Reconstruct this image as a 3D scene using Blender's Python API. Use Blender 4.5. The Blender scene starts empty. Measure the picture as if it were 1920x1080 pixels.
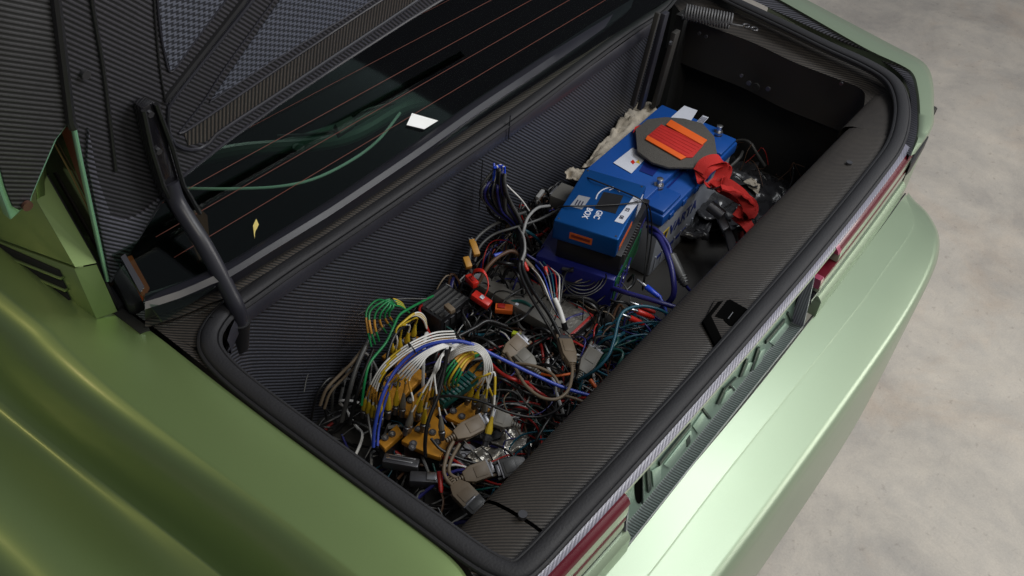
import bpy, math, random
from mathutils import Vector as V, Matrix, noise
random.seed(7)
S = bpy.context.scene
COL = S.collection

# ------------------------------------------------------------------ camera
FOC = 1800.0                       # focal length in pixels of a 1920 wide picture
xc = V((1800, -1500, 1800)).normalized(); yc = V((-3500, -2040, 1800)).normalized()
zc = xc.cross(yc).normalized()
yc = zc.cross(xc)
RW = Matrix((xc, yc, zc))          # camera (right, down, forward) -> world
LIP = 0.90
def ray(px, py): return (RW @ V((px-960, py-540, FOC))).normalized()
CAM = V((0, 0, LIP)) - 1.5*ray(1395, 625)
cam = bpy.data.objects.new('camera', bpy.data.cameras.new('camera')); COL.objects.link(cam)
r_, d_, f_ = RW.col[0], RW.col[1], RW.col[2]
cam.matrix_world = Matrix(((r_.x, -d_.x, -f_.x, CAM.x), (r_.y, -d_.y, -f_.y, CAM.y), (r_.z, -d_.z, -f_.z, CAM.z), (0, 0, 0, 1)))
cam.data.sensor_width = 36; cam.data.lens = FOC/1920*36; cam.data.clip_start = .05; cam.data.clip_end = 100
S.camera = cam
def U(px, py, z=None, y=None, x=None):
    """the point of the place seen at a spot of the photograph, on a given height / depth / side plane"""
    d = ray(px, py)
    t = (z-CAM.z)/d.z if z is not None else (y-CAM.y)/d.y if y is not None else (x-CAM.x)/d.x
    return CAM + t*d
def UP(px, py, o, n):
    d = ray(px, py); return CAM + d*((o-CAM).dot(n)/d.dot(n))

# ------------------------------------------------------------------ light (indoor garage)
W = bpy.data.worlds.new("World"); S.world = W; W.use_nodes = True
W.node_tree.nodes['Background'].inputs[0].default_value = (.80, .86, 1.0, 1)
W.node_tree.nodes['Background'].inputs[1].default_value = .13
def area(name, loc, target, sx, sy, power, col):
    l = bpy.data.lights.new(name, 'AREA'); l.shape = 'RECTANGLE'; l.size = sx; l.size_y = sy; l.energy = power; l.color = col
    o = bpy.data.objects.new(name, l); COL.objects.link(o); o.location = loc
    o.rotation_euler = (V(target)-V(loc)).to_track_quat('-Z', 'Y').to_euler(); return o
area('ceiling_light', (1.25, -.80, 3.1), (.3, 0, .6), 1.5, .9, 46, (.97, .99, 1.0))
area('door_light', (3.2, -3.0, 2.3), (1.0, .1, .2), 2.4, 1.6, 78, (1.0, .965, .915))
area('warm_light', (-1.9, 2.6, 2.7), (-.7, .4, .8), .30, .08, 4.5, (1.0, .76, .36))
area('overhead_fill', (-.7, -1.3, 3.3), (-.3, .4, .6), 1.1, 1.1, 24, (1.0, .95, .83))  # added fill from overhead, brightens the trunk interior
area('cabin_fill', (.25, 1.75, 1.25), (.2, .9, .8), .3, .2, .9, (.9, 1.0, .95))  # added fill inside the cabin, evens out what shows through the window
S.view_settings.view_transform = 'Standard'; S.view_settings.look = 'None'; S.view_settings.gamma = 1; S.view_settings.exposure = 0
S.render.engine = 'CYCLES'; S.cycles.max_bounces = 6; S.cycles.transparent_max_bounces = 12
S.cycles.use_denoising = True; S.cycles.sample_clamp_indirect = 2.5; S.cycles.caustics_reflective = False; S.cycles.caustics_refractive = False

# ------------------------------------------------------------------ materials
def nodes(name):
    m = bpy.data.materials.new(name); m.use_nodes = True
    return m, m.node_tree.nodes, m.node_tree.links, m.node_tree.nodes['Principled BSDF']
def setp(p, rough=.5, metal=0, coat=0, coat_rough=.05, spec=.5):
    p.inputs['Roughness'].default_value = rough; p.inputs['Metallic'].default_value = metal
    p.inputs['Coat Weight'].default_value = coat; p.inputs['Coat Roughness'].default_value = coat_rough
    p.inputs['Specular IOR Level'].default_value = spec
def mat(name, col, rough=.5, metal=0, coat=0, vary=.18, scale=14, bump=0, bscale=60, coat_rough=.05, spec=.5):
    m, N, L, p = nodes(name); setp(p, rough, metal, coat, coat_rough, spec)
    tc = N.new('ShaderNodeNewGeometry')
    nz = N.new('ShaderNodeTexNoise'); nz.inputs['Scale'].default_value = scale; nz.inputs['Detail'].default_value = 5
    L.new(tc.outputs['Position'], nz.inputs['Vector'])
    mx = N.new('ShaderNodeMix'); mx.data_type = 'RGBA'
    mx.inputs[6].default_value = tuple(c*(1-vary) for c in col)+(1,); mx.inputs[7].default_value = tuple(min(1, c*(1+vary)) for c in col)+(1,)
    L.new(nz.outputs['Fac'], mx.inputs[0]); L.new(mx.outputs[2], p.inputs['Base Color'])
    mr = N.new('ShaderNodeMapRange'); mr.inputs[3].default_value = max(.02, rough-.08); mr.inputs[4].default_value = min(1, rough+.1)
    L.new(nz.outputs['Fac'], mr.inputs[0]); L.new(mr.outputs[0], p.inputs['Roughness'])
    if bump:
        nb = N.new('ShaderNodeTexNoise'); nb.inputs['Scale'].default_value = bscale; L.new(tc.outputs['Position'], nb.inputs['Vector'])
        b = N.new('ShaderNodeBump'); b.inputs['Strength'].default_value = bump; b.inputs['Distance'].default_value = .002
        L.new(nb.outputs['Fac'], b.inputs['Height']); L.new(b.outputs[0], p.inputs['Normal'])
    return m
def math_(N, L, op, a, b=None):
    n = N.new('ShaderNodeMath'); n.operation = op
    for i, v in enumerate((a, b)):
        if v is None: continue
        if isinstance(v, (int, float)): n.inputs[i].default_value = v
        else: L.new(v, n.inputs[i])
    return n.outputs[0]
def dotp(N, L, pos, k):
    n = N.new('ShaderNodeVectorMath'); n.operation = 'DOT_PRODUCT'; L.new(pos, n.inputs[0]); n.inputs[1].default_value = k; return n.outputs['Value']
def stripes(pA, pB, n, period_px=6.0):
    """unit vector across the weave lines of a surface with normal n, one line of which passes through pA and pB"""
    return (pB-pA).cross(n).normalized()
def carbon(name, k, period=.0052, hi=(.055, .055, .062), lo=(.006, .006, .007), rough=.38, zig=0, k2=None, dust=.0, coat=.0, metal=0):
    """twill woven carbon: raised and sunk tows across the direction k"""
    m, N, L, p = nodes(name); setp(p, rough, metal, coat, .12)
    g = N.new('ShaderNodeNewGeometry'); pos = g.outputs['Position']
    ph = dotp(N, L, pos, tuple(k*(2*math.pi/period)))
    if k2 is not None:
        ph2 = dotp(N, L, pos, tuple(k2*(2*math.pi/(period*.9))))
        s2 = math_(N, L, 'SINE', ph2)
        if zig: ph = math_(N, L, 'ADD', ph, math_(N, L, 'MULTIPLY', s2, zig))
    nz = N.new('ShaderNodeTexNoise'); nz.inputs['Scale'].default_value = 9; nz.inputs['Detail'].default_value = 4; L.new(pos, nz.inputs['Vector'])
    wob = math_(N, L, 'MULTIPLY', nz.outputs['Fac'], 2.2)
    s = math_(N, L, 'SINE', math_(N, L, 'ADD', ph, wob))
    a = N.new('ShaderNodeMapRange'); a.interpolation_type = 'SMOOTHSTEP'; a.inputs[1].default_value = -.45; a.inputs[2].default_value = .55; L.new(s, a.inputs[0])
    nf = N.new('ShaderNodeTexNoise'); nf.inputs['Scale'].default_value = 260; nf.inputs['Detail'].default_value = 2; L.new(pos, nf.inputs['Vector'])
    fac = math_(N, L, 'MULTIPLY', a.outputs[0], math_(N, L, 'ADD', math_(N, L, 'MULTIPLY', nf.outputs['Fac'], .7), .55))
    nl = N.new('ShaderNodeTexNoise'); nl.inputs['Scale'].default_value = 3.5; nl.inputs['Detail'].default_value = 6; L.new(pos, nl.inputs['Vector'])
    fac = math_(N, L, 'MULTIPLY', fac, math_(N, L, 'ADD', nl.outputs['Fac'], .45))
    mx = N.new('ShaderNodeMix'); mx.data_type = 'RGBA'; mx.inputs[6].default_value = lo+(1,); mx.inputs[7].default_value = hi+(1,)
    L.new(fac, mx.inputs[0]); out = mx.outputs[2]
    if dust:
        nd = N.new('ShaderNodeTexNoise'); nd.inputs['Scale'].default_value = 6; nd.inputs['Detail'].default_value = 8; nd.inputs['Roughness'].default_value = .7; L.new(pos, nd.inputs['Vector'])
        dr = N.new('ShaderNodeMapRange'); dr.inputs[1].default_value = .45; dr.inputs[2].default_value = .8; dr.inputs[4].default_value = dust; L.new(nd.outputs['Fac'], dr.inputs[0])
        m2 = N.new('ShaderNodeMix'); m2.data_type = 'RGBA'; m2.inputs[7].default_value = (.075, .065, .05, 1); L.new(dr.outputs[0], m2.inputs[0]); L.new(out, m2.inputs[6]); out = m2.outputs[2]
    L.new(out, p.inputs['Base Color'])
    ro = N.new('ShaderNodeMapRange'); ro.inputs[3].default_value = rough+.22; ro.inputs[4].default_value = rough-.04; L.new(a.outputs[0], ro.inputs[0]); L.new(ro.outputs[0], p.inputs['Roughness'])
    b = N.new('ShaderNodeBump'); b.inputs['Strength'].default_value = .35; b.inputs['Distance'].default_value = .0006; L.new(s, b.inputs['Height']); L.new(b.outputs[0], p.inputs['Normal'])
    return m
def paint(name, col, rough=.38, metal=.75):
    m, N, L, p = nodes(name); setp(p, rough+.06, metal, .45, .20)
    g = N.new('ShaderNodeNewGeometry')
    nz = N.new('ShaderNodeTexNoise'); nz.inputs['Scale'].default_value = 1300; nz.inputs['Detail'].default_value = 1; L.new(g.outputs['Position'], nz.inputs['Vector'])
    mx = N.new('ShaderNodeMix'); mx.data_type = 'RGBA'; mx.inputs[6].default_value = tuple(c*.93 for c in col)+(1,); mx.inputs[7].default_value = tuple(c*1.08 for c in col)+(1,)
    L.new(nz.outputs['Fac'], mx.inputs[0]); L.new(mx.outputs[2], p.inputs['Base Color'])
    b = N.new('ShaderNodeBump'); b.inputs['Strength'].default_value = .12; b.inputs['Distance'].default_value = .0004; L.new(nz.outputs['Fac'], b.inputs['Height']); L.new(b.outputs[0], p.inputs['Normal'])
    nl = N.new('ShaderNodeTexNoise'); nl.inputs['Scale'].default_value = 5; L.new(g.outputs['Position'], nl.inputs['Vector'])
    mr = N.new('ShaderNodeMapRange'); mr.inputs[3].default_value = rough-.04; mr.inputs[4].default_value = rough+.06; L.new(nl.outputs['Fac'], mr.inputs[0]); L.new(mr.outputs[0], p.inputs['Roughness'])
    return m
def concrete():
    m, N, L, p = nodes('concrete'); setp(p, .5, 0, .0)
    g = N.new('ShaderNodeNewGeometry'); pos = g.outputs['Position']
    def nz(s, d=6, r=.6, dist=0):
        n = N.new('ShaderNodeTexNoise'); n.inputs['Scale'].default_value = s; n.inputs['Detail'].default_value = d; n.inputs['Roughness'].default_value = r; n.inputs['Distortion'].default_value = dist
        L.new(pos, n.inputs['Vector']); return n.outputs['Fac']
    r = N.new('ShaderNodeValToRGB'); e = r.color_ramp.elements
    e[0].position = .33; e[0].color = (.40, .375, .345, 1); e[1].position = .70; e[1].color = (.62, .575, .51, 1)
    q = e.new(.5); q.color = (.52, .485, .435, 1)
    L.new(nz(2.2, 10, .68, .6), r.inputs[0])
    r2 = N.new('ShaderNodeValToRGB'); e = r2.color_ramp.elements
    e[0].position = .35; e[0].color = (.86, .86, .87, 1); e[1].position = .72; e[1].color = (1.12, 1.09, 1.05, 1); L.new(nz(9, 8, .7, .3), r2.inputs[0])
    mx = N.new('ShaderNodeMix'); mx.data_type = 'RGBA'; mx.blend_type = 'MULTIPLY'; mx.inputs[0].default_value = .8; L.new(r.outputs[0], mx.inputs[6]); L.new(r2.outputs[0], mx.inputs[7])
    r3 = N.new('ShaderNodeValToRGB'); e = r3.color_ramp.elements
    e[0].position = .30; e[0].color = (.72, .70, .69, 1); e[1].position = .38; e[1].color = (1, 1, 1, 1); L.new(nz(38, 4, .6), r3.inputs[0])
    m2 = N.new('ShaderNodeMix'); m2.data_type = 'RGBA'; m2.blend_type = 'MULTIPLY'; m2.inputs[0].default_value = .7; L.new(mx.outputs[2], m2.inputs[6]); L.new(r3.outputs[0], m2.inputs[7])
    gr = N.new('ShaderNodeMapRange'); gr.inputs[1].default_value = .3; gr.inputs[2].default_value = .7; gr.inputs[3].default_value = .92; gr.inputs[4].default_value = 1.06; L.new(nz(190, 3, .7), gr.inputs[0])
    vm = N.new('ShaderNodeVectorMath'); vm.operation = 'SCALE'; L.new(m2.outputs[2], vm.inputs[0]); L.new(gr.outputs[0], vm.inputs['Scale'])
    st = N.new('ShaderNodeMapRange'); st.inputs[1].default_value = .54; st.inputs[2].default_value = .74; st.inputs[4].default_value = .55; L.new(nz(1.5, 7, .65, 1.2), st.inputs[0])
    m3 = N.new('ShaderNodeMix'); m3.data_type = 'RGBA'; m3.blend_type = 'MULTIPLY'; m3.inputs[7].default_value = (1.0, .86, .75, 1); L.new(st.outputs[0], m3.inputs[0]); L.new(vm.outputs[0], m3.inputs[6])
    mp = N.new('ShaderNodeMapping'); mp.inputs['Scale'].default_value = (1.2, 9, 1); mp.inputs['Rotation'].default_value = (0, 0, .5); L.new(pos, mp.inputs[0])
    ns = N.new('ShaderNodeTexNoise'); ns.inputs['Scale'].default_value = 5; ns.inputs['Detail'].default_value = 8; ns.inputs['Roughness'].default_value = .75; L.new(mp.outputs[0], ns.inputs['Vector'])
    sc = N.new('ShaderNodeMapRange'); sc.inputs[1].default_value = .60; sc.inputs[2].default_value = .72; sc.inputs[4].default_value = .38; L.new(ns.outputs['Fac'], sc.inputs[0])
    m4 = N.new('ShaderNodeMix'); m4.data_type = 'RGBA'; m4.blend_type = 'MULTIPLY'; m4.inputs[7].default_value = (.62, .58, .55, 1); L.new(sc.outputs[0], m4.inputs[0]); L.new(m3.outputs[2], m4.inputs[6])
    L.new(m4.outputs[2], p.inputs['Base Color'])
    b = N.new('ShaderNodeBump'); b.inputs['Strength'].default_value = .25; b.inputs['Distance'].default_value = .003; L.new(nz(70, 8, .7), b.inputs['Height']); L.new(b.outputs[0], p.inputs['Normal'])
    ro = N.new('ShaderNodeMapRange'); ro.inputs[3].default_value = .35; ro.inputs[4].default_value = .65; L.new(nz(4), ro.inputs[0]); L.new(ro.outputs[0], p.inputs['Roughness'])
    return m
def glassmat(name, tint, gloss=.06):
    m = bpy.data.materials.new(name); m.use_nodes = True; N = m.node_tree.nodes; L = m.node_tree.links; N.clear()
    o = N.new('ShaderNodeOutputMaterial'); t = N.new('ShaderNodeBsdfTransparent'); t.inputs[0].default_value = tint+(1,)
    g = N.new('ShaderNodeBsdfGlossy'); g.inputs['Roughness'].default_value = .02; fr = N.new('ShaderNodeFresnel'); fr.inputs[0].default_value = 1.45
    mx = N.new('ShaderNodeMixShader'); L.new(fr.outputs[0], mx.inputs[0]); L.new(t.outputs[0], mx.inputs[1]); L.new(g.outputs[0], mx.inputs[2]); L.new(mx.outputs[0], o.inputs[0])
    return m

Z = V((0, 0, 1)); Y = V((0, 1, 0)); X = V((1, 0, 0))
k_top = stripes(U(1200, 700, z=.88), U(1300, 703, z=.88), Z)
k_wall = stripes(U(500, 650, y=.61), U(640, 654, y=.61), Y)
LN = V((0, -1, -.111)).normalized(); LO = V((0, .737, .943))          # the open lid stands nearly upright
def Ld(px, py, off=0): return UP(px, py, LO, LN) + LN*off
k_lid = stripes(Ld(200, 330), Ld(300, 358), LN)
k_lid2 = stripes(Ld(450, 150), Ld(520, 75), LN); k_lid3 = stripes(Ld(450, 150), Ld(500, 152), LN)
M = {}
M['paint'] = paint('green_metallic_paint', (.265, .37, .145), .42, .68)
M['edge'] = paint('green_paint_lit', (.295, .375, .26), .40, .55)  # same car paint, cooler paler light on bumper and far wing put into colour
M['trimgreen'] = paint('green_trim_line', (.22, .46, .30), .3, .3)
M['shelf'] = carbon('carbon_shelf', k_top, period=.0047, hi=(.060, .051, .044), lo=(.006, .005, .005), rough=.5, dust=.3)
M['wall'] = carbon('carbon_wall', k_wall, period=.0060, hi=(.068, .072, .092), lo=(.003, .003, .005), rough=.42)
M['gutter'] = carbon('carbon_gutter', k_top, hi=(.085, .072, .062), lo=(.006, .006, .006), rough=.42)
M['strip'] = carbon('carbon_strip', stripes(U(1200, 880, z=.9), U(1204, 860, z=.9), Z), period=.0038, hi=(.26, .255, .32), lo=(.13, .13, .165), rough=.34, coat=.3)
M['lid'] = carbon('carbon_lid', k_lid, period=.0060, hi=(.064, .062, .074), lo=(.004, .004, .005), rough=.45)
M['lidb'] = carbon('carbon_lid_rib', stripes(Ld(600, 110), Ld(612, 118), LN), period=.0060, hi=(.12, .12, .15), lo=(.006, .006, .008), rough=.35)
M['weave'] = carbon('carbon_lid_weave', k_lid3, period=.0080, hi=(.13, .14, .18), lo=(.02, .022, .03), rough=.38, zig=1.3, k2=k_lid2)
M['rubber'] = mat('rubber_seal', (.013, .013, .016), .68, bump=.3, bscale=300)
M['black'] = mat('black_plastic', (.012, .012, .014), .45)
M['blackg'] = mat('black_gloss', (.010, .010, .013), .18, coat=.5)
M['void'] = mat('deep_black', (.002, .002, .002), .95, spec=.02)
M['dark'] = mat('dark_lining', (.010, .010, .010), .8)
M['darkp'] = mat('dark_panel', (.028, .026, .024), .6)
M['rail'] = mat('satin_black_rail', (.020, .020, .028), .42, coat=.10)
M['steel'] = mat('zinc_steel', (.55, .55, .56), .3, 1)
M['dsteel'] = mat('dark_steel', (.13, .13, .14), .35, .8)
M['concrete'] = concrete()
M['cgreyd'] = mat('spring_wire', (.10, .10, .105), .5)
M['glass'] = glassmat('window_glass', (.62, .72, .66))
M['wire'] = mat('heating_wire_copper', (.13, .022, .009), .6)
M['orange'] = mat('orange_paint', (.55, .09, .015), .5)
M['cage'] = mat('teal_tube', (.075, .125, .11), .35)
M['red'] = mat('red_lens', (.10, .003, .011), .28, coat=.4)
M['pink'] = mat('pink_lens_end', (.30, .05, .10), .25, coat=.5)
M['louvre'] = paint('pale_louvre', (.38, .43, .32), .3, .2)
M['recess'] = paint('recess_green', (.20, .30, .235), .38, .35)
M['face'] = paint('letter_face_green', (.33, .46, .37), .38, .3)
M['letter_shade'] = mat('letter_shaded_side', (.012, .022, .018), .4)

# ------------------------------------------------------------------ mesh helpers
class MB:
    def __init__(s): s.v = []; s.f = []
    def add(s, vs, fs):
        b = len(s.v); s.v += [tuple(v) for v in vs]; s.f += [tuple(i+b for i in f) for f in fs]; return s
    def box(s, lo, hi, m=None):
        x0, y0, z0 = lo; x1, y1, z1 = hi
        vs = [V(p) for p in ((x0, y0, z0), (x1, y0, z0), (x1, y1, z0), (x0, y1, z0), (x0, y0, z1), (x1, y0, z1), (x1, y1, z1), (x0, y1, z1))]
        if m is not None: vs = [m @ v for v in vs]
        return s.add(vs, [(0, 3, 2, 1), (4, 5, 6, 7), (0, 1, 5, 4), (1, 2, 6, 5), (2, 3, 7, 6), (3, 0, 4, 7)])
    def loft(s, rows, close=False):
        n = len(rows[0]); vs = [p for r in rows for p in r]; fs = []
        for j in range(len(rows)-1):
            for i in range(n if close else n-1):
                k = (i+1) % n
                fs.append((j*n+i, j*n+k, (j+1)*n+k, (j+1)*n+i))
        return s.add(vs, fs)
    def tube(s, pts, r, n=8, caps=True):
        pts = [V(p) for p in pts]; rr = r if isinstance(r, (list, tuple)) else [r]*len(pts)
        t0 = (pts[1]-pts[0]).normalized(); up = V((0, 0, 1)) if abs(t0.z) < .9 else V((1, 0, 0)); a = t0.cross(up).normalized(); rings = []
        for i, p in enumerate(pts):
            t = (pts[min(i+1, len(pts)-1)]-pts[max(i-1, 0)]).normalized()
            a = (a-t*a.dot(t))
            a = a.normalized() if a.length > 1e-6 else t.orthogonal().normalized()
            b = t.cross(a)
            rings.append([p+(a*math.cos(2*math.pi*k/n)+b*math.sin(2*math.pi*k/n))*rr[i] for k in range(n)])
        b0 = len(s.v); s.loft(rings, True)
        if caps: s.f.append(tuple(b0+k for k in range(n))[::-1]); s.f.append(tuple(b0+(len(rings)-1)*n+k for k in range(n)))
        return s
    def slab(s, pts, vec):
        n = len(pts); vs = [V(p) for p in pts]+[V(p)+vec for p in pts]
        return s.add(vs, [tuple(range(n)), tuple(range(2*n-1, n-1, -1))]+[(i, n+i, n+(i+1) % n, (i+1) % n) for i in range(n)])
    def build(s, name, m, parent=None, smooth=False, bevel=0, seg=2, weld=False, auto=35):
        me = bpy.data.meshes.new(name); me.from_pydata(s.v, [], s.f); me.validate()
        import bmesh
        bm = bmesh.new(); bm.from_mesh(me)
        if weld: bmesh.ops.remove_doubles(bm, verts=bm.verts, dist=1e-5)
        bmesh.ops.recalc_face_normals(bm, faces=bm.faces)
        if bevel: bmesh.ops.bevel(bm, geom=[e for e in bm.edges if len(e.link_faces) == 2 and e.calc_face_angle(0) > .6], offset=bevel, segments=seg, affect='EDGES', profile=.5)
        bm.to_mesh(me); bm.free()
        me.materials.append(M[m] if isinstance(m, str) else m)
        if smooth or bevel:
            me.shade_smooth()
            if auto: me.set_sharp_from_angle(angle=math.radians(auto))
        o = bpy.data.objects.new(name, me); COL.objects.link(o)
        if parent: o.parent = parent
        return o
def cr(pts, n=8):
    """smooth curve through points"""
    P = [V(p) for p in pts]; P = [P[0]*2-P[1]]+P+[P[-1]*2-P[-2]]; out = []
    for i in range(1, len(P)-2):
        a, b, c, d = P[i-1:i+3]
        for k in range(n):
            t = k/n
            out.append(.5*((2*b)+(c-a)*t+(2*a-5*b+4*c-d)*t*t+(3*b-a-3*c+d)*t**3))
    out.append(P[-2].copy()); return out
def resample(pts, n):
    L_ = [0]
    for a, b in zip(pts, pts[1:]): L_.append(L_[-1]+(b-a).length)
    out = []; j = 0
    for i in range(n):
        s = L_[-1]*i/(n-1)
        while j < len(L_)-2 and L_[j+1] < s: j += 1
        t = (s-L_[j])/max(1e-9, L_[j+1]-L_[j]); out.append(pts[j].lerp(pts[j+1], min(1, t)))
    return out
def row(pp, z, n=48): return resample(cr([U(a, b, z=z) for a, b in pp], 8), n)
def thing(name, label, cat, group=None, mw=None):
    o = bpy.data.objects.new(name, None); COL.objects.link(o); o['label'] = label; o['category'] = cat
    if group: o['group'] = group
    if mw is not None: o.matrix_world = mw
    return o
def tag(o, label, cat, group=None):
    o['label'] = label; o['category'] = cat
    if group: o['group'] = group
    return o
def frame(o, ex, ey):
    ex = ex.normalized(); ez = ex.cross(ey).normalized(); ey = ez.cross(ex)
    return Matrix(((ex.x, ey.x, ez.x, o.x), (ex.y, ey.y, ez.y, o.y), (ex.z, ey.z, ez.z, o.z), (0, 0, 0, 1)))
def text(body, m, size, loc, parent, rot=0, name='lettering', ext=.0003, bold=0, sx=1):
    c = bpy.data.curves.new(name, 'FONT'); c.body = body; c.size = size; c.extrude = ext; c.align_x = 'CENTER'; c.align_y = 'CENTER'; c.offset = bold
    c.materials.append(M[m] if isinstance(m, str) else m)
    tmp = bpy.data.objects.new('tmp', c); COL.objects.link(tmp); bpy.context.view_layer.update()
    me = bpy.data.meshes.new_from_object(tmp.evaluated_get(bpy.context.evaluated_depsgraph_get())); bpy.data.objects.remove(tmp)
    o = bpy.data.objects.new(name, me); COL.objects.link(o); o.parent = parent
    o.matrix_local = Matrix.Translation(loc) @ (rot if isinstance(rot, Matrix) else Matrix.Rotation(rot, 4, 'Z')) @ Matrix.Scale(sx, 4, X)
    return o

# ================================================================== SETTING
fl = MB(); fl.add([(-8, -8, 0), (9, -8, 0), (9, 9, 0), (-8, 9, 0)], [(0, 1, 2, 3)])
o = fl.build('garage_floor', 'concrete'); o['kind'] = 'structure'

# ================================================================== CAR
car = thing('car', 'green metallic car with black woven carbon boot standing open on concrete floor', 'car')
# --- trunk lining
NX, FX, WY, FZ = -.50, .90, .612, .50
seal_px = [(404, 600, .9), (392, 625, .9), (396, 655, .9), (430, 695, .9), (500, 752, .9), (600, 826, .9), (700, 900, .9), (800, 972, .9), (880, 1030, .9), (930, 1060, .9), (970, 1068, .9), (1010, 1050, .9),
           (1060, 1000, .9), (1137, 918, .9), (1186, 872, .9), (1290, 745, .9), (1380, 640, .9), (1497, 507, .9), (1580, 405, .9), (1640, 324, .9), (1679, 269, .9), (1693, 219, .9), (1690, 177, .9), (1671, 144, .9),
           (1627, 116, .9), (1557, 84, .9), (1480, 47, .9), (1390, 5, .9), (1330, -22, .9), (1270, -18, .9), (1235, 15, .9), (1150, 72, .9), (960, 213, .9), (800, 322, .9), (640, 430, .9), (540, 496, .9), (470, 545, .9), (425, 577, .9)]
loop = []
for a, b, c in seal_px:
    q = U(a, b, z=c)
    if 1000 < a < 1600 and b > 380: q.y = .004+.011*((q.x-.1)/.6)**2
    loop.append(q)
lp = cr(loop+[loop[0]], 8)
q = MB().tube(lp, .0115, 16, False)
q.v = [(a, b, .899+(c-.9)*.45+(.0012*math.cos(0) if False else 0)) for a, b, c in q.v]
q.build('rubber_seal', 'rubber', car, True)
inner = []
cx_, cy_ = .2, .31
def shrink(pts, d):
    out = []
    n = len(pts)
    for i, p in enumerate(pts):
        t = (pts[(i+1) % n]-pts[i-1]); nn = V((-t.y, t.x, 0))
        nn = nn.normalized() if nn.length > 0 else V((0, 0, 0))
        out.append(p+nn*d)
    return out
lq = lp[:-1]
inn = shrink(lq, .014) if (shrink(lq, .014)[0]-V((cx_, cy_, .9))).length < (lq[0]-V((cx_, cy_, .9))).length else shrink(lq, -.014)
sg = .014 if inn[0] == shrink(lq, .014)[0] else -.014
inn = [p+V((0, 0, -.006)) for p in inn]
MB().tube(inn+[inn[0]], .0042, 8, False).build('seal_lip', 'rubber', car, True)
out_ = [p+V((0, 0, -.005)) for p in shrink(lq, -sg*.95)]
MB().tube(out_+[out_[0]], .004, 8, False).build('seal_flange', 'rubber', car, True)
# front (window side) wall and panel flange along its top
fr = [U(a, b, z=.885) for a, b in [(425, 640), (440, 600), (470, 572), (540, 523), (640, 452), (800, 342), (960, 232), (1150, 95), (1240, 30)]]
fr = resample(cr(fr, 8), 60)
rows = [[p+V((0, .004*min(1, j), -dz)) for p in fr] for j, dz in enumerate((0, .012, .03, .1, .2, .3, .40))]
MB().loft(rows).build('front_lining', 'wall', car, True)
rows = [[p+V((0, -.002, .004)) for p in fr], [p+V((0, -.006, -.004)) for p in fr], [p+V((0, -.006, -.022)) for p in fr], [p+V((0, .001, -.026)) for p in fr]]
MB().loft(rows).build('lining_flange', 'rail', car, True)
for a, b, c, d in [(905, 300, 898, 395), (957, 216, 953, 262)]:
    p, q = U(a, b, y=.606), U(c, d, y=.606)
    MB().tube([p, q], .0012, 6).build('lining_seam', 'black', car)
# near and rear lining below the lip
MB().box((NX-.045, 0.03, FZ-.01), (NX-.03, .64, .85)).build('near_lining', 'darkp', car)
MB().box((NX-.05, .03, FZ-.02), (.985, .64, FZ)).build('trunk_floor', 'darkp', car)
MB().box((NX-.03, .020, FZ-.02), (.985, .032, .84)).build('rear_lining', 'darkp', car)
MB().box((.987, .02, FZ-.02), (1.0, .64, .83)).build('far_lining', 'dark', car)
MB().box((FX, .617, FZ-.02), (.985, .64, .86)).build('wing_recess_lining', 'dark', car)
# rear shelf: rolled carbon panel in three pieces
def shelf(x0, x1, name, dy=0, dz=0, m='shelf'):
    prof = [(.110, -.16), (.122, -.10), (.129, -.062), (.128, -.046), (.121, -.034), (.108, -.027), (.085, -.022), (.060, -.019), (.040, -.018), (.018, -.019), (.012, -.024)]
    n = max(2, int((x1-x0)/.03)); rows = []
    for y, z in prof: rows.append([V((x0+(x1-x0)*i/n, y+dy+(.011*min(1, max(0, (.10-y)/.06))*((x0+(x1-x0)*i/n-.1)/.6)**2 if x0 < .7 else .011), LIP+z+dz)) for i in range(n+1)])
    return MB().loft(rows).build(name, m, car, True, auto=50)
shelf(-.466, .72, 'rear_shelf')
shelf(-.56, -.4695, 'shelf_end', 0, -.0035)
shelf(.7235, .90, 'shelf_end', 0, -.0035)
for px, py in [(980, 966), (1592, 306), (1014, 1003)][:2]:
    p = U(px, py, z=.883); MB().tube([p+V((0, 0, -.004)), p+V((0, 0, .003))], .006, 12).build('shelf_screw', 'dsteel', car, True)
MB().tube([V((x, .0225, LIP-.0165)) for x in (-.30, -.2, -.11)], .0012, 6).build('shelf_edge_gleam', 'steel', car)  # painted gleam: thin bright tube where the shelf edge catches light
# latch housing in the shelf
p0 = U(1385, 592, z=.90)
L_c = [U(a, b, z=.8865) for a, b in [(1322, 597), (1340, 560), (1371, 555), (1440, 565), (1432, 600), (1370, 655), (1352, 650)]]
MB().slab(L_c, V((0, 0, -.03))).build('latch_housing', 'shelf', car, bevel=.003)
bl = [U(a, b, z=.8872) for a, b in [(1317, 601), (1346, 565), (1357, 563), (1334, 592), (1357, 640), (1345, 650), (1340, 646)]]
MB().slab(bl, V((0, 0, -.03))).build('latch_slot', 'void', car, bevel=.001)
hl = [U(a, b, z=.8871) for a, b in [(1340, 593), (1363, 563), (1369, 561), (1406, 582), (1403, 588), (1379, 613), (1368, 611), (1358, 602), (1356, 598)]]
MB().slab(hl, V((0, 0, -.03))).build('latch_mouth', 'void', car)
a, b = U(1365, 598, z=.888), U(1374, 586, z=.888)
MB().tube([a, b], .0009, 6).build('striker_pin', 'steel', car)
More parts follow.
